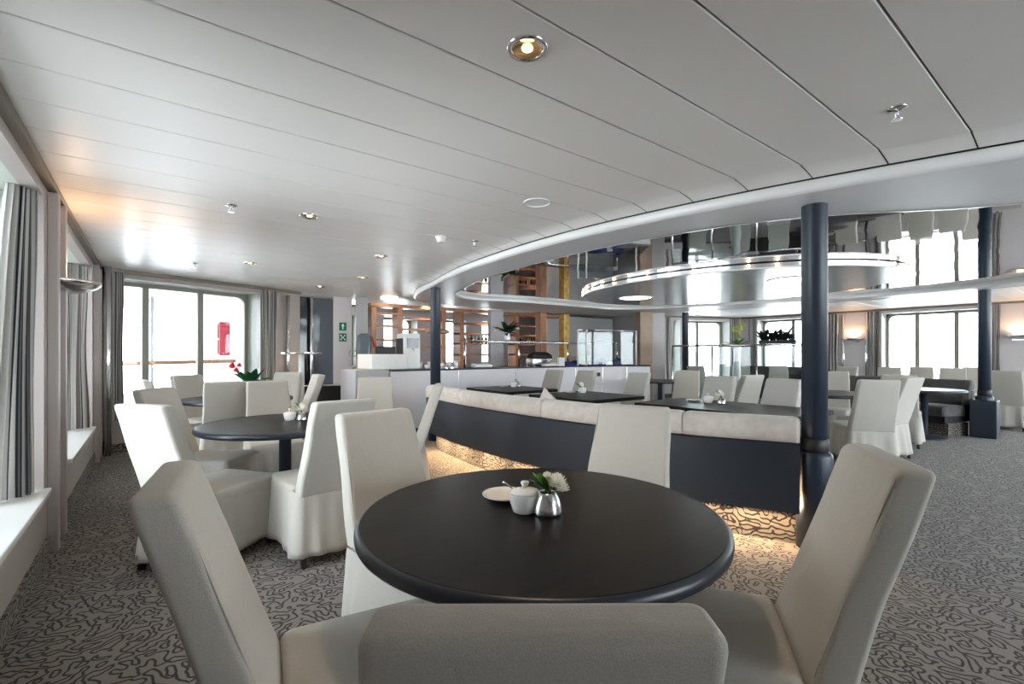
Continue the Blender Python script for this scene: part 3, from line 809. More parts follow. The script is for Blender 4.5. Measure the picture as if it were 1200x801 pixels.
def mum_bm(c, r, seed, npet=70, up=Vector((0, 0, 1))):
    bm = B(); q = random.Random(seed)
    for k in range(npet):
        t = (k+.5)/npet; a = k*2.39996; el = PI/2*(1-1.25*t)
        d = Vector((math.cos(a)*math.cos(el), math.sin(a)*math.cos(el), math.sin(el)))
        side = Vector((-math.sin(a), math.cos(a), 0)); nn = d.cross(side)
        L = r*q.uniform(.85, 1.08); w = r*.15
        p0 = c+d*r*.1
        v = [bm.verts.new(p) for p in (p0, c+d*L*.6+side*w, c+d*L+nn*r*.1, c+d*L*.6-side*w, c+d*L*.6-nn*w*.7)]
        bm.faces.new((v[0], v[1], v[4])); bm.faces.new((v[1], v[2], v[4])); bm.faces.new((v[2], v[3], v[4])); bm.faces.new((v[3], v[0], v[4]))
        bm.faces.new((v[0], v[3], v[2], v[1]))
    bmesh.ops.create_icosphere(bm, subdivisions=2, radius=r*.45, matrix=Matrix.Translation(c))
    return bm
def flower(x, y, z, label, s=1.0, seed=1, full=True, hd=(.03, -.02), az0=None):
    t = thing('flower', label, 'flower', (x, y, z), 0, 'white flowers on tables')
    c = Vector((hd[0]*s, hd[1]*s, .026*s))
    bm = B(); tube(bm, [(0, 0, -.06*s), (0, 0, -.01*s), tuple(c*.9)], .0025*s, 6); obj('stem', bm, 'green_leaf', t, True)
    obj('flower_head', mum_bm(c, .036*s, seed, 120), 'petal_white', t)
    if full: 
        obj('flower_head', mum_bm(Vector((hd[0]*s-.012*s, hd[1]*s+.036*s, .034*s)), .026*s, seed+1, 80), 'petal_white', t)
        obj('flower_head', mum_bm(Vector((hd[0]*s*1.3, hd[1]*s*1.9, .010*s)), .026*s, seed+2, 80), 'petal_white', t)
    q = random.Random(seed)
    base = az0 if az0 is not None else 2.6
    for k in range(10 if full else 4):
        az = base+q.uniform(-1.0, 1.0); el = q.uniform(.75, 1.35)
        obj('leaf', place_bm(leaf_bm(q.uniform(.055, .082)*s, .0155*s, -.012*s), (0, 0, -.004), az, el, q.uniform(-.6, .6)), 'green_leaf', t, True)
    return t
# foreground table
plate(1.055, 1.42, 'small cream white plate behind the sugar bowl on the foreground table')
sugar_bowl(1.017, 1.257, 'white lidded sugar bowl beside the steel vase on the foreground table', 1.0, 'teaspoon handle sticking from the foreground sugar bowl', -.65)
steel_vase(1.062, 1.192, 'brushed steel dome vase holding white flowers on the foreground table', 1.0)
flower(1.062, 1.192, TZ+.078, 'white blossoms with green leaves in the foreground steel vase', 1.0, 3, True, (.026, -.020), 2.35)
# second round table
sugar_bowl(.90, 4.12, 'white sugar bowl on the second round table', .92, 'spoon sticking out of the sugar bowl on the second table', math.radians(100))
steel_vase(.975, 4.06, 'little steel vase on the second round table', .8)
flower(.975, 4.06, TZ+.062, 'single white flower with leaf on the second round table', 1.3, 5, False, (.0, .0))
bm = B(); lathe(bm, [(.028, 0), (.034, .07), (.031, .07), (.026, .005), (.001, .005)], 24)
o = obj('drinking_glass', bm, 'shelf_glass', smooth=True); tag(o, 'clear glass tumbler beside the small vase on the second table', 'glass', loc=(1.06, 4.06, TZ))
for (sx, sy, nm) in ((4.66, 6.05, 'the square table nearest the bar'), (4.70, 4.55, 'the middle square table')):
    plate(sx-.12, sy+.13, 'white plate on ' + nm, .085)
    sugar_bowl(sx, sy, 'white sugar bowl on ' + nm, 1.0)
    steel_vase(sx+.09, sy-.02 if sy > 5 else sy+.12, 'small metal vase on ' + nm, .8)
    flower(sx+.09, sy-.02 if sy > 5 else sy+.12, TZ+.062, 'white flower with leaves on ' + nm, 1.35, 7, False, (.01, .01))
plate(4.90, 3.0, 'white plate on the long table by the near pillar', .09)
sugar_bowl(4.84, 2.80, 'white sugar bowl on the long table by the near pillar', 1.0, 'spoon standing in the sugar bowl on the long table', 1.2)
steel_vase(4.86, 2.66, 'small steel vase on the long table by the near pillar', .85)
flower(4.86, 2.66, TZ+.065, 'white flower in the vase on the long table', 1.35, 9, False, (-.01, .01))
# red flowering plant on the corner window table
t = thing('potted_plant', 'potted plant with big green leaves and a red flower by the corner window', 'plant', (1.0, 6.58, TZ))
bm = B(); lathe(bm, [(.06, 0), (.085, .13), (.09, .14), (.08, .14), (.07, .12), (.001, .115)], 28); obj('pot', bm, 'porcelain', t, True)
q = random.Random(4)
for k in range(13):
    az = k*2.4; obj('leaf', place_bm(leaf_bm(q.uniform(.20, .30), .065, -.05), (0, 0, .12), az, q.uniform(.5, 1.25), q.uniform(-.4, .4)), 'dark_leaf', t, True)
bm = B(); tube(bm, [(0, 0, .12), (-.10, .0, .30), (-.17, .04, .36)], .005, 6); obj('stem', bm, 'dark_leaf', t, True)
for (a, b_, c, r) in ((-.20, .06, .38, .055), (-.16, .03, .33, .045), (-.13, .02, .39, .04)): obj('flower_head', mum_bm(Vector((a, b_, c)), r, 5, 40), 'petal_red', t)

# ---------------------------------------------------------------- bar counter
def sweep_poly(bm, path, prof):
    rings = []
    for i, p in enumerate(path):
        e = (Vector(path[min(i+1, len(path)-1)])-Vector(path[max(i-1, 0)])).normalized(); nn = Vector((-e.y, e.x))
        rings.append([(p[0]+nn.x*u_, p[1]+nn.y*u_, z) for u_, z in prof])
    loft(bm, rings)
bar_path = [tuple(v) for v in catmull([(3.0, 6.98), (4.4, 7.02), (5.8, 7.02), (7.0, 6.98), (8.0, 6.72), (8.6, 6.32)], 8, False)]
t = thing('bar_counter', 'long white panelled bar counter with a dark top across the back', 'bar counter')
bm = B(); sweep_poly(bm, bar_path, [(0, .08), (0, 1.0), (.6, 1.0), (.6, .08)]); obj('body', bm, 'counter_front', t)
bm = B(); sweep_poly(bm, bar_path, [(.05, 0), (.05, .08), (.55, .08), (.55, 0)]); obj('kick', bm, 'black', t)
bm = B(); sweep_poly(bm, bar_path, [(-.04, 1.0), (-.045, 1.012), (-.04, 1.028), (.64, 1.028), (.64, 1.0)]); obj('worktop', bm, 'counter_top', t)
for k in (7, 14, 19, 24, 29, 34):
    p = bar_path[k]; e = (Vector(bar_path[k+1])-Vector(bar_path[k-1])).normalized()
    bm = B(); box(bm, -.006, .006, -.004, .004, .10, .99); o = obj('joint_strip', bm, 'steel', t); o.location = (p[0], p[1]-.003, 0); o.rotation_euler = (0, 0, math.atan2(e.y, e.x))
bm = B(); box(bm, -.035, .035, -.012, .0, .80, .88); o = obj('lock', bm, 'black', t); o.location = (7.55, 6.845, 0); o.rotation_euler = (0, 0, -.3)
bm = B(); box(bm, 2.72, 3.3, 7.1, 7.75, 1.03, 1.27)
o = obj('counter_box', bm, 'white_paint', bevel=.01); tag(o, 'white boxed cabinet raised on the left end of the bar counter', 'cabinet')
bm = B(); box(bm, 2.45, 2.98, 7.05, 7.75, 0, 1.025)
o = obj('side_cabinet', bm, ['grey_panel'], bevel=.008); tag(o, 'grey cabinet closing the left end of the bar counter', 'cabinet')
# buffet glass screen on the counter
t = thing('sneeze_guard', 'chrome framed glass sneeze guard standing along the bar counter', 'sneeze guard')
for (x, y) in ((4.45, 7.2), (5.7, 7.22), (6.95, 7.16), (8.15, 6.86)):
    bm = B(); tube(bm, [(x, y, 1.028), (x, y, 1.50)], .018, 10); obj('post', bm, 'chrome', t, True)
bm = B(); tube(bm, [(4.45, 7.2, 1.50), (5.7, 7.22, 1.50), (6.95, 7.16, 1.50), (8.15, 6.86, 1.50)], .018, 10); obj('rail', bm, 'chrome', t, True)
for a, c in (((4.45, 7.2), (5.7, 7.22)), ((5.7, 7.22), (6.95, 7.16)), ((6.95, 7.16), (8.15, 6.86))):
    bm = B(); e = Vector((c[0]-a[0], c[1]-a[1])); L = e.length
    box(bm, .03, L-.03, -.05, .26, 1.512, 1.520); o = obj('glass_shelf', bm, 'shelf_glass', t); o.location = (a[0], a[1], 0); o.rotation_euler = (0, 0, math.atan2(e.y, e.x))
t = thing('glass_screen', 'upright glass pane in a white frame at the counter right end', 'glass screen')
A_, C_2 = Vector((7.05, 6.96)), Vector((8.42, 6.55))
for q in (A_, A_*.86+C_2*.14, C_2):
    bm = B(); tube(bm, [(q.x, q.y, 1.03), (q.x, q.y, 1.78)], .02, 10); obj('post', bm, 'white_gloss', t, True)
bm = B(); tube(bm, [(A_.x, A_.y, 1.77), (C_2.x, C_2.y, 1.77)], .012, 8); obj('top_rail', bm, 'chrome', t, True)
bm = B(); e = C_2-A_; box(bm, .02, e.length-.02, -.004, .004, 1.05, 1.75); o = obj('pane', bm, 'shelf_glass', t); o.location = (A_.x, A_.y, 0); o.rotation_euler = (0, 0, math.atan2(e.y, e.x))
# things on the counter
q = random.Random(12)
for k in range(9):
    x = 3.62+.085*k+q.uniform(-.02, .02); h_ = q.uniform(.06, .13)
    bm = B(); lathe(bm, [(.028, 0), (.036, h_*.5), (.04, h_), (.036, h_), (.03, .008), (.001, .008)], 16)
    o = obj('cup', bm, 'porcelain', smooth=True); tag(o, 'white cup in the row on the bar counter by the slim pillar', 'cup', 'white cups on the bar counter', (x, 7.12+q.uniform(-.04, .2), 1.029))
for (x, y, w, d, h_, lb, mt, c) in (
    (4.75, 7.1, .40, .16, .06, 'folded white cloth lying on the counter beside the cups', 'white_paint', 'cloth'),
    (6.35, 7.04, .36, .18, .05, 'folded white cloth on the counter below the glass shelf', 'white_paint', 'cloth'),
    (7.05, 7.12, .42, .16, .07, 'blue cloth on the counter left of the upright glass', 'blue_cloth', 'cloth'),
    (7.62, 6.96, .46, .18, .09, 'blue cloth bundle in the middle behind the upright glass', 'blue_cloth', 'cloth'),
    (8.12, 6.86, .34, .18, .11, 'blue cloth heap at the right end of the counter', 'blue_cloth', 'cloth'),
    (7.88, 6.86, .18, .12, .06, 'white napkin stack between the blue cloths', 'white_paint', 'napkin')):
    bm = B(); soft_box(bm, w, d, 0, h_, .04, .02, crown=.02)
    for v in bm.verts: v.co.z *= 1+.25*math.sin(v.co.x*23)*math.cos(v.co.y*17)
    o = obj('folded_cloth' if c == 'cloth' else 'napkin_stack', bm, mt, smooth=True); tag(o, lb, c, None, (x, y, 1.03), -.2 if x > 7 else 0)
bm = B(); box(bm, -.09, .09, -.02, .02, 0, .17); o = obj('menu_card', bm, 'white_paint'); tag(o, 'white menu card leaning on the counter behind the chairs', 'menu card', None, (6.58, 6.97, 1.029), .1)
bm = B(); box(bm, -.22, .22, -.15, .15, 0, .20); o = obj('bread_box', bm, 'tan_panel', bevel=.02); tag(o, 'brown box on the counter behind the upright glass', 'box', None, (7.45, 7.32, 1.029), -.2)
t = thing('chafing_dish', 'steel chafing dish with dark sloping lid on the counter', 'chafing dish', (6.35, 7.36, 1.029))
bm = B(); soft_box(bm, .55, .24, 0, .16, .04, .02); obj('pan', bm, 'steel', t, True)
bm = B(); loft(bm, [rrect(.55, .24, .05, .162, 0, 5), rrect(.52, .22, .05, .22, 0, 5), rrect(.40, .14, .05, .27, 0, 5), rrect(.2, .06, .02, .285, 0, 5)]); obj('lid', bm, 'black', t, True)
# bouquet on the glass shelf
t = thing('flower_vase', 'white vase with a dark mixed bouquet on the glass shelf', 'vase', (5.52, 7.36, 1.521))
bm = B(); lathe(bm, [(.05, 0), (.065, .05), (.045, .13), (.05, .17), (.04, .17), (.035, .13), (.001, .12)], 24); obj('body', bm, 'porcelain', t, True)
q = random.Random(3)
for k in range(34):
    az = q.uniform(0, 6.28); obj('leaf', place_bm(leaf_bm(q.uniform(.18, .34), .045, -.07), (0, 0, .15), az, q.uniform(.05, 1.3), q.uniform(-.5, .5)), 'black_leaf' if k % 2 else 'dark_leaf', t, True)
for k in range(12):
    a = q.uniform(0, 6.28); r = q.uniform(.08, .28); obj('blossom', mum_bm(Vector((r*math.cos(a), r*math.sin(a), .20+q.uniform(0, .16))), .035, k, 30), ('petal_red', 'petal_white', 'petal_yellow')[k % 3], t)

# ---------------------------------------------------------------- back bar
def shelving(x0, x1, y, zs, verts, label, z0=.0, z1=2.2, d=.32):
    t = thing('wooden_shelving', label, 'shelving', (0, y, 0))
    for x in verts:
        bm = B(); box(bm, x-.05, x+.05, 0, d, z0, z1); obj('upright', bm, 'orange_wood', t, bevel=.004)
    for z in zs:
        bm = B(); box(bm, x0, x1, .01, d-.01, z-.02, z+.02); obj('shelf', bm, 'orange_wood', t, bevel=.003)
    return t
shelving(3.44, 4.1, 9.0, (2.08, 1.83, 1.55, 1.2), (3.49, 4.05), 'orange wood shelving with open bays left of the slim navy pillar')
shelving(4.15, 5.1, 9.0, (2.0, 1.78, 1.42), (5.05,), 'wood shelving right behind the slim navy pillar')
shelving(5.45, 6.55, 9.0, (1.95, 1.72, 1.5, 1.25), (5.5, 6.5), 'wood shelving behind the flower vase on the bar')
shelving(7.0, 8.0, 9.0, (1.95, 1.72, 1.5, 1.25), (7.05, 7.95), 'wood shelving left of the gold column behind the bar')
bm = B(); box(bm, 3.42, 8.6, 8.98, 9.34, 2.205, 2.27); struct(obj('trim_cornice', bm, 'orange_wood'))
bm = B(); box(bm, -.09, .09, -.09, .09, 0, 2.2); o = obj('gold_column', bm, 'gold', bevel=.01); tag(o, 'gold marbled square column behind the bar', 'column', None, (7.75, 8.1, 0))
bm = B(); box(bm, -.17, .17, -.06, .06, 0, 2.2); o = obj('grey_panel_post', bm, 'grey_panel', bevel=.01); tag(o, 'grey panel post behind the bar left of the flower vase', 'column', None, (5.95, 8.35, 0))
bm = B(); box(bm, -.09, .09, -.08, .08, 0, 2.2); o = obj('wood_column', bm, 'orange_wood', bevel=.01); tag(o, 'brown wood panel post behind the middle of the bar', 'column', None, (7.05, 8.12, 0))
bm = B(); box(bm, 8.05, 11.0, 9.4, 9.5, 0, 2.3); struct(obj('wall_bar', bm, 'grey_panel'))
bm = B(); box(bm, -.15, .15, -.15, .15, 0, SZ-.002); o = obj('tan_post', bm, 'tan_panel', bevel=.01); tag(o, 'tan square post at the right end of the bar', 'post', None, (9.28, 6.98, 0), -.6)
bm = B(); box(bm, -.17, .17, -.15, .15, 0, SZ-.002); o = obj('grey_post', bm, 'lilac', bevel=.01); tag(o, 'light grey square post right of the tan post', 'post', None, (9.72, 6.98, 0), -.6)
# bottles and glassware on the shelves
q = random.Random(21)
def bottle(x, y, z, h_, m_, label, grp):
    bm = B(); lathe(bm, [(.034, 0), (.037, .01), (.037, h_*.58), (.014, h_*.72), (.013, h_*.97), (.016, h_), (.001, h_)], 14)
    o = obj('bottle', bm, m_, smooth=True); tag(o, label, 'bottle', grp, (x, y, z))
for k in range(8):
    bottle(5.62+.10*k, 9.12, 1.52, q.uniform(.15, .19), ('dark_leaf', 'gold', 'black', 'shelf_glass')[k % 4], 'small bottle on the shelf behind the flower vase', 'bottles behind the bar')
for k in range(8):
    bottle(7.15+.09*k, 9.12, 1.52, q.uniform(.15, .19), ('gold', 'black', 'red_box', 'dark_leaf')[k % 4], 'small bottle on the shelf left of the gold column', 'bottles behind the bar')
# galley items at left of the bar
bm = B(); box(bm, -.22, .22, -.16, .16, 0, .20); o = obj('black_crate', bm, 'black', bevel=.015); tag(o, 'black crate on the wooden shelf left of the slim pillar', 'crate', None, (3.72, 9.16, 1.221))
t = thing('coffee_machine', 'tall white and dark coffee machine left of the slim pillar', 'coffee machine', (3.42, 7.3, 1.029))
bm = B(); box(bm, -.14, .14, -.16, .16, 0, .58); obj('body', bm, 'white_paint', t, bevel=.015)
bm = B(); box(bm, -.15, -.14, -.10, .15, .05, .50); obj('side_panel', bm, 'black', t)
bm = B(); box(bm, -.10, .10, -.17, -.16, .34, .50); obj('display', bm, 'dark_glass', t)
bm = B(); tube(bm, [(0, -.20, .30), (0, -.16, .33)], .012, 8); obj('spout', bm, 'chrome', t, True)
t = thing('table_lamp', 'small round lamp shade on the counter right of the slim pillar', 'lamp', (4.05, 7.45, 1.029))
bm = B(); lathe(bm, [(.07, 0), (.07, .01), (.015, .02), (.012, .62), (.02, .64)], 20); obj('stand', bm, 'chrome', t, True)
bm = B(); lathe(bm, [(.19, .60), (.22, .635), (.18, .67), (.03, .69)], 28); obj('shade', bm, 'tan_panel', t, True)

# ---------------------------------------------------------------- recess and pillar at left of the bar
bm = B(); box(bm, 2.52, 2.92, 9.70, 9.75, 0, CEIL-.01); struct(obj('door_1', bm, 'slate_glass'))
bm = B(); box(bm, 1.9, 3.0, 9.80, 9.9, 0, CEIL); struct(obj('wall_recess', bm, 'grey_panel'))
bm = B(); box(bm, 1.95, 2.50, 9.62, 9.67, .0, CEIL-.01); o = obj('dark_glass_panel', bm, 'dark_glass'); tag(o, 'tall black glass panel in the recess beside the left curtain', 'glass panel')
bm = B(); tube(bm, [(2.46, 9.50, 0), (2.46, 9.50, CEIL-.005)], .03, 12); o = obj('chrome_post', bm, 'chrome', smooth=True); tag(o, 'thin chrome post in front of the black glass panel', 'post')
bm = B(); box(bm, -.17, .17, -.12, .12, 0, CEIL-.005)
o = obj('lilac_column', bm, 'lilac', bevel=.008); tag(o, 'pale lilac column carrying the green safety signs', 'column', None, (2.98, 9.3, 0), -.30)
bm = B(); box(bm, -.12, .10, -.10, .10, 0, CEIL-.005)
o = obj('grey_column', bm, 'grey_panel', bevel=.008); tag(o, 'dark grey post right of the column with green signs', 'column', None, (3.27, 9.05, 0), -.30)
def sign(z, label, pict):
    t = thing('safety_sign', label, 'sign', (2.945, 9.178, z), -.30, 'green safety signs'); t.scale = (.78, 1, .86)
    bm = B(); box(bm, -.085, .085, -.006, .0, 0, .18); obj('plate', bm, 'sign_green', t)
    bm = B()
    for (a, b_, c, d_) in pict: box(bm, a, b_, -.009, -.006, c, d_)
    obj('symbol', bm, 'sign_white', t)
sign(1.72, 'upper green sign with a white upward arrow', [(-.012, .012, .03, .12), (-.035, -.012, .095, .115), (.012, .035, .095, .115), (-.02, .02, .115, .14), (-.009, .009, .14, .155)])
sign(1.51, 'lower green sign with four white corner arrows', [(-.02, .02, .075, .105), (-.06, -.03, .03, .055), (.03, .06, .03, .055), (-.06, -.03, .125, .15), (.03, .06, .125, .15), (-.04, -.02, .055, .075), (.02, .04, .105, .125), (-.04, -.02, .105, .125), (.02, .04, .055, .075)])
t = thing('wall_fitting', 'blue grey hooded fitting with hanging loop on the dark grey post', 'wall fitting', (3.25, 8.86, 1.0), -.30)
bm = B(); loft(bm, [rrect(.20, .12, .04, 0, 0, 5), rrect(.22, .14, .05, .2, .0, 5), rrect(.26, .16, .06, .5, .0, 5), rrect(.24, .14, .06, .62, .02, 5), rrect(.12, .06, .03, .66, .03, 5)]); obj('hood', bm, 'slate_glass', t, True)
bm = B(); tube(bm, [(-.14+.07*math.cos(a*.5)-.07, -.02, .28+.06*math.sin(a*.5)) for a in range(13)], .010, 6); obj('loop', bm, 'grey_panel', t, True)
bm = B(); tube(bm, [(.13, -.04, .60), (.18, -.06, .40)], .018, 8); obj('handle', bm, 'petal_red', t, True)
# high glass cocktail table and low chrome edged cabinet
t = thing('cocktail_table', 'tall glass topped table on a white post near the left curtain', 'table', (1.93, 8.05, 0))
bm = B(); lathe(bm, [(.30, 1.27), (.305, 1.275), (.305, 1.295), (.30, 1.30)], 40); obj('glass_top', bm, 'chrome', t, True)
bm = B(); tube(bm, [(0, 0, .02), (0, 0, 1.27)], .045, 16); obj('post', bm, 'white_gloss', t, True)
bm = B(); lathe(bm, [(.2, 0), (.2, .015), (.05, .04)], 30); obj('base', bm, 'chrome', t, True)
t = thing('low_cabinet', 'low black cabinet with a chrome top edge before the lilac column', 'cabinet', (2.55, 8.5, 0), -.25)
bm = B(); box(bm, -.32, .32, -.16, .16, 0, .72); obj('body', bm, 'black', t, bevel=.01)
bm = B(); box(bm, -.46, .46, -.22, .22, .722, .755); obj('top', bm, 'chrome', t, bevel=.01)
# ---------------------------------------------------------------- glass rail with plants on the starboard side
t = thing('glass_divider', 'low glass divider with chrome rail in front of the starboard windows', 'divider')
pa, pb = Vector((8.95, 6.0)), Vector((9.42, 3.55))
for k in range(4):
    p = pa.lerp(pb, k/3); bm = B(); tube(bm, [(p.x, p.y, 0), (p.x, p.y, 1.43)], .018, 8); obj('post', bm, 'chrome', t, True)
bm = B(); tube(bm, [(pa.x, pa.y, 1.44), (pb.x, pb.y, 1.44)], .022, 10); obj('rail', bm, 'steel', t, True)
e = pb-pa
bm = B(); box(bm, .03, e.length-.03, -.005, .005, .10, 1.41); o = obj('pane', bm, 'shelf_glass', t); o.location = (pa.x, pa.y, 0); o.rotation_euler = (0, 0, math.atan2(e.y, e.x))
t = thing('trough_planter', 'dark trough of spiky plants on the chrome divider rail', 'planter', (9.34, 4.02, 1.463), math.atan2(e.y, e.x))
bm = B(); soft_box(bm, .62, .13, 0, .07, .03, .015); obj('trough', bm, 'black', t, True)
q = random.Random(9)
for k in range(60):
    obj('leaf', place_bm(leaf_bm(q.uniform(.16, .30), .045, -.08), (q.uniform(-.27, .27), q.uniform(-.03, .03), .06), q.uniform(0, 6.28), q.uniform(.5, 1.5)), 'black_leaf', t, True)
t = thing('floor_vase', 'tall white vase with yellow green flowers beside the striped curtain', 'vase', (9.75, 5.0, 0))
bm = B(); lathe(bm, [(.16, 0), (.14, .02), (.10, .5), (.07, 1.0), (.06, 1.3), (.085, 1.44), (.07, 1.44), (.05, 1.3), (.001, 1.28)], 28); obj('body', bm, 'porcelain', t, True)
for k in range(16):
    obj('leaf', place_bm(leaf_bm(q.uniform(.18, .36), .035, -.08), (0, 0, 1.42), q.uniform(0, 6.28), q.uniform(.3, 1.4)), 'green_leaf', t, True)
for k in range(9):
    a = q.uniform(0, 6.28); r = q.uniform(.03, .16); obj('blossom', mum_bm(Vector((r*math.cos(a), r*math.sin(a), 1.56+q.uniform(0, .32))), .06, k, 30), 'petal_yellow', t)
bm = B(); box(bm, 13.85, 14.25, 5.0, 6.8, 0, .92); o = obj('dark_block', bm, 'black', bevel=.01); tag(o, 'dark low box under the window left of the near pillar', 'block')  # plain black block for the dark area below the window

# ---------------------------------------------------------------- sconces
def sconce(x, y, z, rz, label, power):
    t = thing('wall_lamp', label, 'wall lamp', (x, y, z), rz, 'half bowl wall lamps')
    bm = B(); R_ = .23; rings = []
    for k in range(9):
        a = PI/2*k/8; r = R_*math.sin(a)+.012; zz = -.09*math.cos(a)
        rings.append([(r*math.sin(PI*i/20), -r*math.cos(PI*i/20)*1.0, zz) for i in range(21)])
    for k in range(8, -1, -1):
        a = PI/2*k/8; r = (R_-.008)*math.sin(a)+.006; zz = -.082*math.cos(a)
        rings.append([(r*math.sin(PI*i/20), -r*math.cos(PI*i/20), zz) for i in range(21)])
    loft(bm, rings, False, False, False); obj('bowl', bm, 'steel', t, True)
    bm = B(); box(bm, 0, .012, -.12, .12, -.10, .02); obj('bracket', bm, 'steel', t)
    bm = B(); tube(bm, [(.05, -.06, -.035), (.05, .06, -.035)], .014, 10); obj('bulb', bm, 'lamp_warm', t, True)
    l_ = bpy.data.lights.new('wall_lamp_light', 'SPOT'); l_.energy = power; l_.color = (1, .62, .36); l_.spot_size = math.radians(150); l_.spot_blend = .6; l_.shadow_soft_size = .05
    lo = bpy.data.objects.new('wall_lamp_light', l_); COL.objects.link(lo); lo.parent = t; lo.location = (.09, 0, .0); lo.rotation_euler = (PI, 0, 0)
    return t
sconce(XL+.0, 4.66, 1.80, 0, 'half bowl metal wall lamp glowing between the left side windows', 11)
sconce(XR-.0, 4.30, 1.66, PI, 'half bowl wall lamp glowing right of the near navy pillar', 12)
sconce(XR-.0, 1.38, 1.66, PI, 'half bowl wall lamp glowing at the far right edge', 12)

# ---------------------------------------------------------------- ceiling fittings
def downlight(x, y, label, energy=14, r=.055):
    t = thing('downlight', label, 'downlight', (x, y, CEIL), 0, 'recessed ceiling downlights')
    bm = B(); lathe(bm, [(r, .0), (r*.98, -.006), (r*1.25, -.009), (r*1.35, -.004), (r*1.36, .0)], 32, cap0=False, cap1=False); obj('trim_ring', bm, 'chrome', t, True)
    bm = B(); lathe(bm, [(r*.98, -.006), (r*.80, -.002), (r*.35, -.0008), (.001, -.0006)], 32, cap0=False); obj('reflector', bm, mat_refl, t, True)
    bm = B(); lathe(bm, [(.020, -.0009), (.018, -.005), (.001, -.007)], 20); obj('lamp', bm, 'lamp_warm', t, True)
    if energy:
        l_ = bpy.data.lights.new('downlight_light', 'SPOT'); l_.energy = energy; l_.color = (1, .74, .5); l_.spot_size = math.radians(100); l_.spot_blend = .8; l_.shadow_soft_size = .04
        lo = bpy.data.objects.new('downlight_light', l_); COL.objects.link(lo); lo.parent = t; lo.location = (0, 0, -.03)
mat_refl = mat('reflector_gold', (0.85, 0.62, 0.36), 0.2, 0.9)
downlight(1.072, 1.310, 'largest recessed downlight in the ceiling over the foreground table', 16)
downlight(1.008, 3.957, 'recessed downlight over the second round table', 12)
downlight(0.962, 6.449, 'recessed downlight over the corner window table', 10)
downlight(2.061, 5.102, 'small recessed downlight left of the curved ring, middle of the ceiling', 10)
downlight(2.427, 6.696, 'small recessed downlight before the lilac column', 8)
for x, y, lb in ((4.6, 8.95, 'added fill downlight behind the bar near the slim pillar'), (6.2, 8.85, 'added fill downlight behind the bar near the wood panel post'), (7.9, 8.85, 'added fill downlight behind the bar near the gold column'), (2.2, 8.0, 'added fill downlight above the tall cocktail table')):
    downlight(x, y, lb, 45)  # these downlights are added to brighten the bar area
def sprinkler(x, y, label):
    t = thing('sprinkler', label, 'sprinkler', (x, y, CEIL), 0, 'ceiling sprinklers')
    bm = B(); lathe(bm, [(.042, .0), (.040, -.006), (.018, -.012), (.012, -.014)], 28); obj('rosette', bm, 'chrome', t, True)
    bm = B(); tube(bm, [(0, 0, -.012), (0, 0, -.034)], .007, 10); obj('nozzle', bm, 'chrome', t, True)
    bm = B(); tube(bm, [(-.012, 0, -.014), (-.016, 0, -.034), (0, 0, -.05), (.016, 0, -.034), (.012, 0, -.014)], .003, 6); obj('yoke', bm, 'chrome', t, True)
    bm = B(); lathe(bm, [(.022, -.050), (.023, -.052), (.022, -.054), (.001, -.054)], 20); obj('deflector', bm, 'chrome', t)
sprinkler(2.638, 0.632, 'large looking chrome sprinkler in the ceiling at upper right')
sprinkler(0.476, 4.012, 'chrome sprinkler in the ceiling left of the second downlight')
sprinkler(0.431, 6.861, 'chrome sprinkler in the ceiling in front of the corner window')
sprinkler(2.501, 3.856, 'chrome sprinkler in the ceiling beside the smoke detector')
bm = B(); lathe(bm, [(.055, 0), (.055, -.018), (.045, -.024), (.042, -.045), (.03, -.055), (.001, -.056)], 32)
o = obj('smoke_detector', bm, 'porcelain', smooth=True); tag(o, 'white smoke detector in the ceiling above the sofa', 'smoke detector', None, (2.16, 3.91, CEIL))
t = thing('ceiling_speaker', 'flat round white ceiling speaker near the curved ring', 'speaker', (2.22, 2.60, CEIL))
bm = B(); lathe(bm, [(.10, 0), (.10, -.006), (.088, -.010), (.086, -.004)], 40, cap1=False); obj('rim', bm, 'white_gloss', t, True)
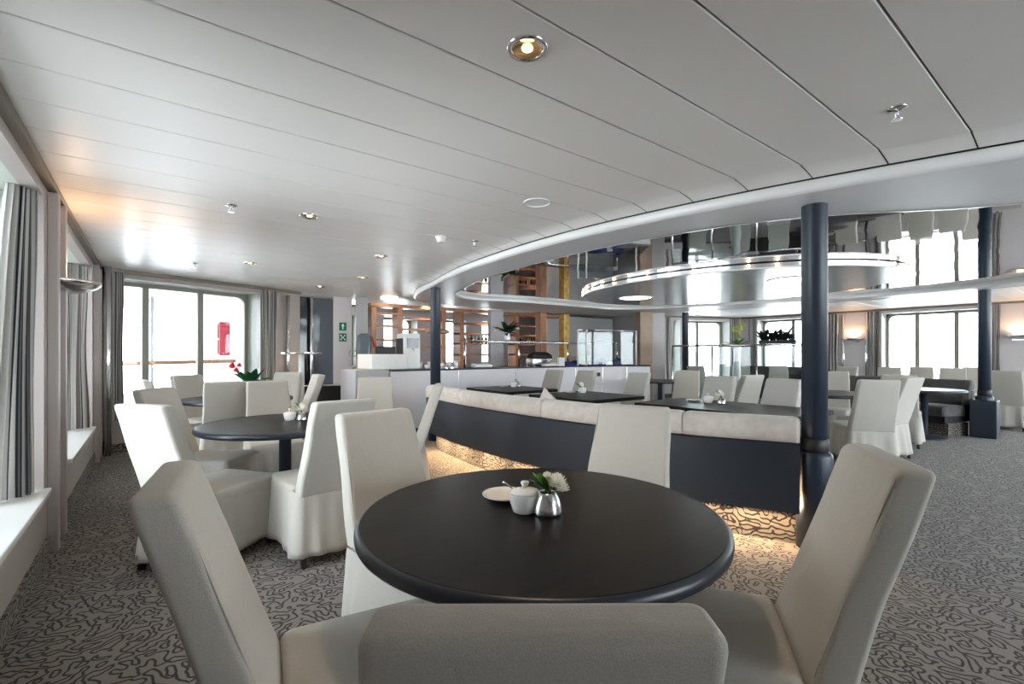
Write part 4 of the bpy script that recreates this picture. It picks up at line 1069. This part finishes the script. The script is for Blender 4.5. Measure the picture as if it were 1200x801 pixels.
bm = B(); lathe(bm, [(.086, -.004), (.04, -.006), (.001, -.006)], 40, cap0=False); obj('grille', bm, 'white_paint', t, True)
for (x, y, lb) in ((3.4, 9.9, 'bright square ceiling light above the lilac column'), (3.7, 8.75, 'round ceiling light above the left of the bar')):
    bm = B(); lathe(bm, [(.16, 0), (.16, -.03), (.12, -.045), (.001, -.05)], 28)
    o = obj('ceiling_light', bm, 'lamp_disc', smooth=True); tag(o, lb.replace('square ', ''), 'ceiling light', 'small ceiling lights', (x, y, CEIL))

# ---------------------------------------------------------------- sky
w = bpy.data.worlds.new('sky'); S.world = w; w.use_nodes = True
nt = w.node_tree; bg = nt.nodes['Background']
tcw = nt.nodes.new('ShaderNodeTexCoord'); sp = nt.nodes.new('ShaderNodeSeparateXYZ'); nt.links.new(tcw.outputs['Generated'], sp.inputs[0])
rp = nt.nodes.new('ShaderNodeValToRGB'); e = rp.color_ramp.elements
e[0].position = .42; e[0].color = (.74, .78, .82, 1); e[1].position = .53; e[1].color = (.90, .95, 1.0, 1)
mr = nt.nodes.new('ShaderNodeMapRange'); mr.inputs['From Min'].default_value = -1; mr.inputs['From Max'].default_value = 1
nt.links.new(sp.outputs['Z'], mr.inputs['Value']); nt.links.new(mr.outputs[0], rp.inputs['Fac']); nt.links.new(rp.outputs['Color'], bg.inputs['Color'])
bg.inputs['Strength'].default_value = 8.5

# ---------------------------------------------------------------- camera
cam = bpy.data.cameras.new('camera'); co = bpy.data.objects.new('camera', cam); COL.objects.link(co)
yaw = math.atan(425/555)
co.location = (0, 0, 1.28); co.rotation_euler = (PI/2, 0, -yaw)
cam.sensor_width = 36; cam.lens = 36*555/1200; cam.shift_y = 13.5/1200; cam.clip_start = .05
S.camera = co
S.view_settings.view_transform = 'Standard'; S.view_settings.look = 'None'; S.view_settings.gamma = 1; S.view_settings.use_curve_mapping = False
S.view_settings.exposure = 0.82
c = S.cycles
c.max_bounces = 10; c.diffuse_bounces = 6; c.glossy_bounces = 5; c.transmission_bounces = 6; c.transparent_max_bounces = 12
c.sample_clamp_indirect = 6; c.use_denoising = True; c.blur_glossy = .5
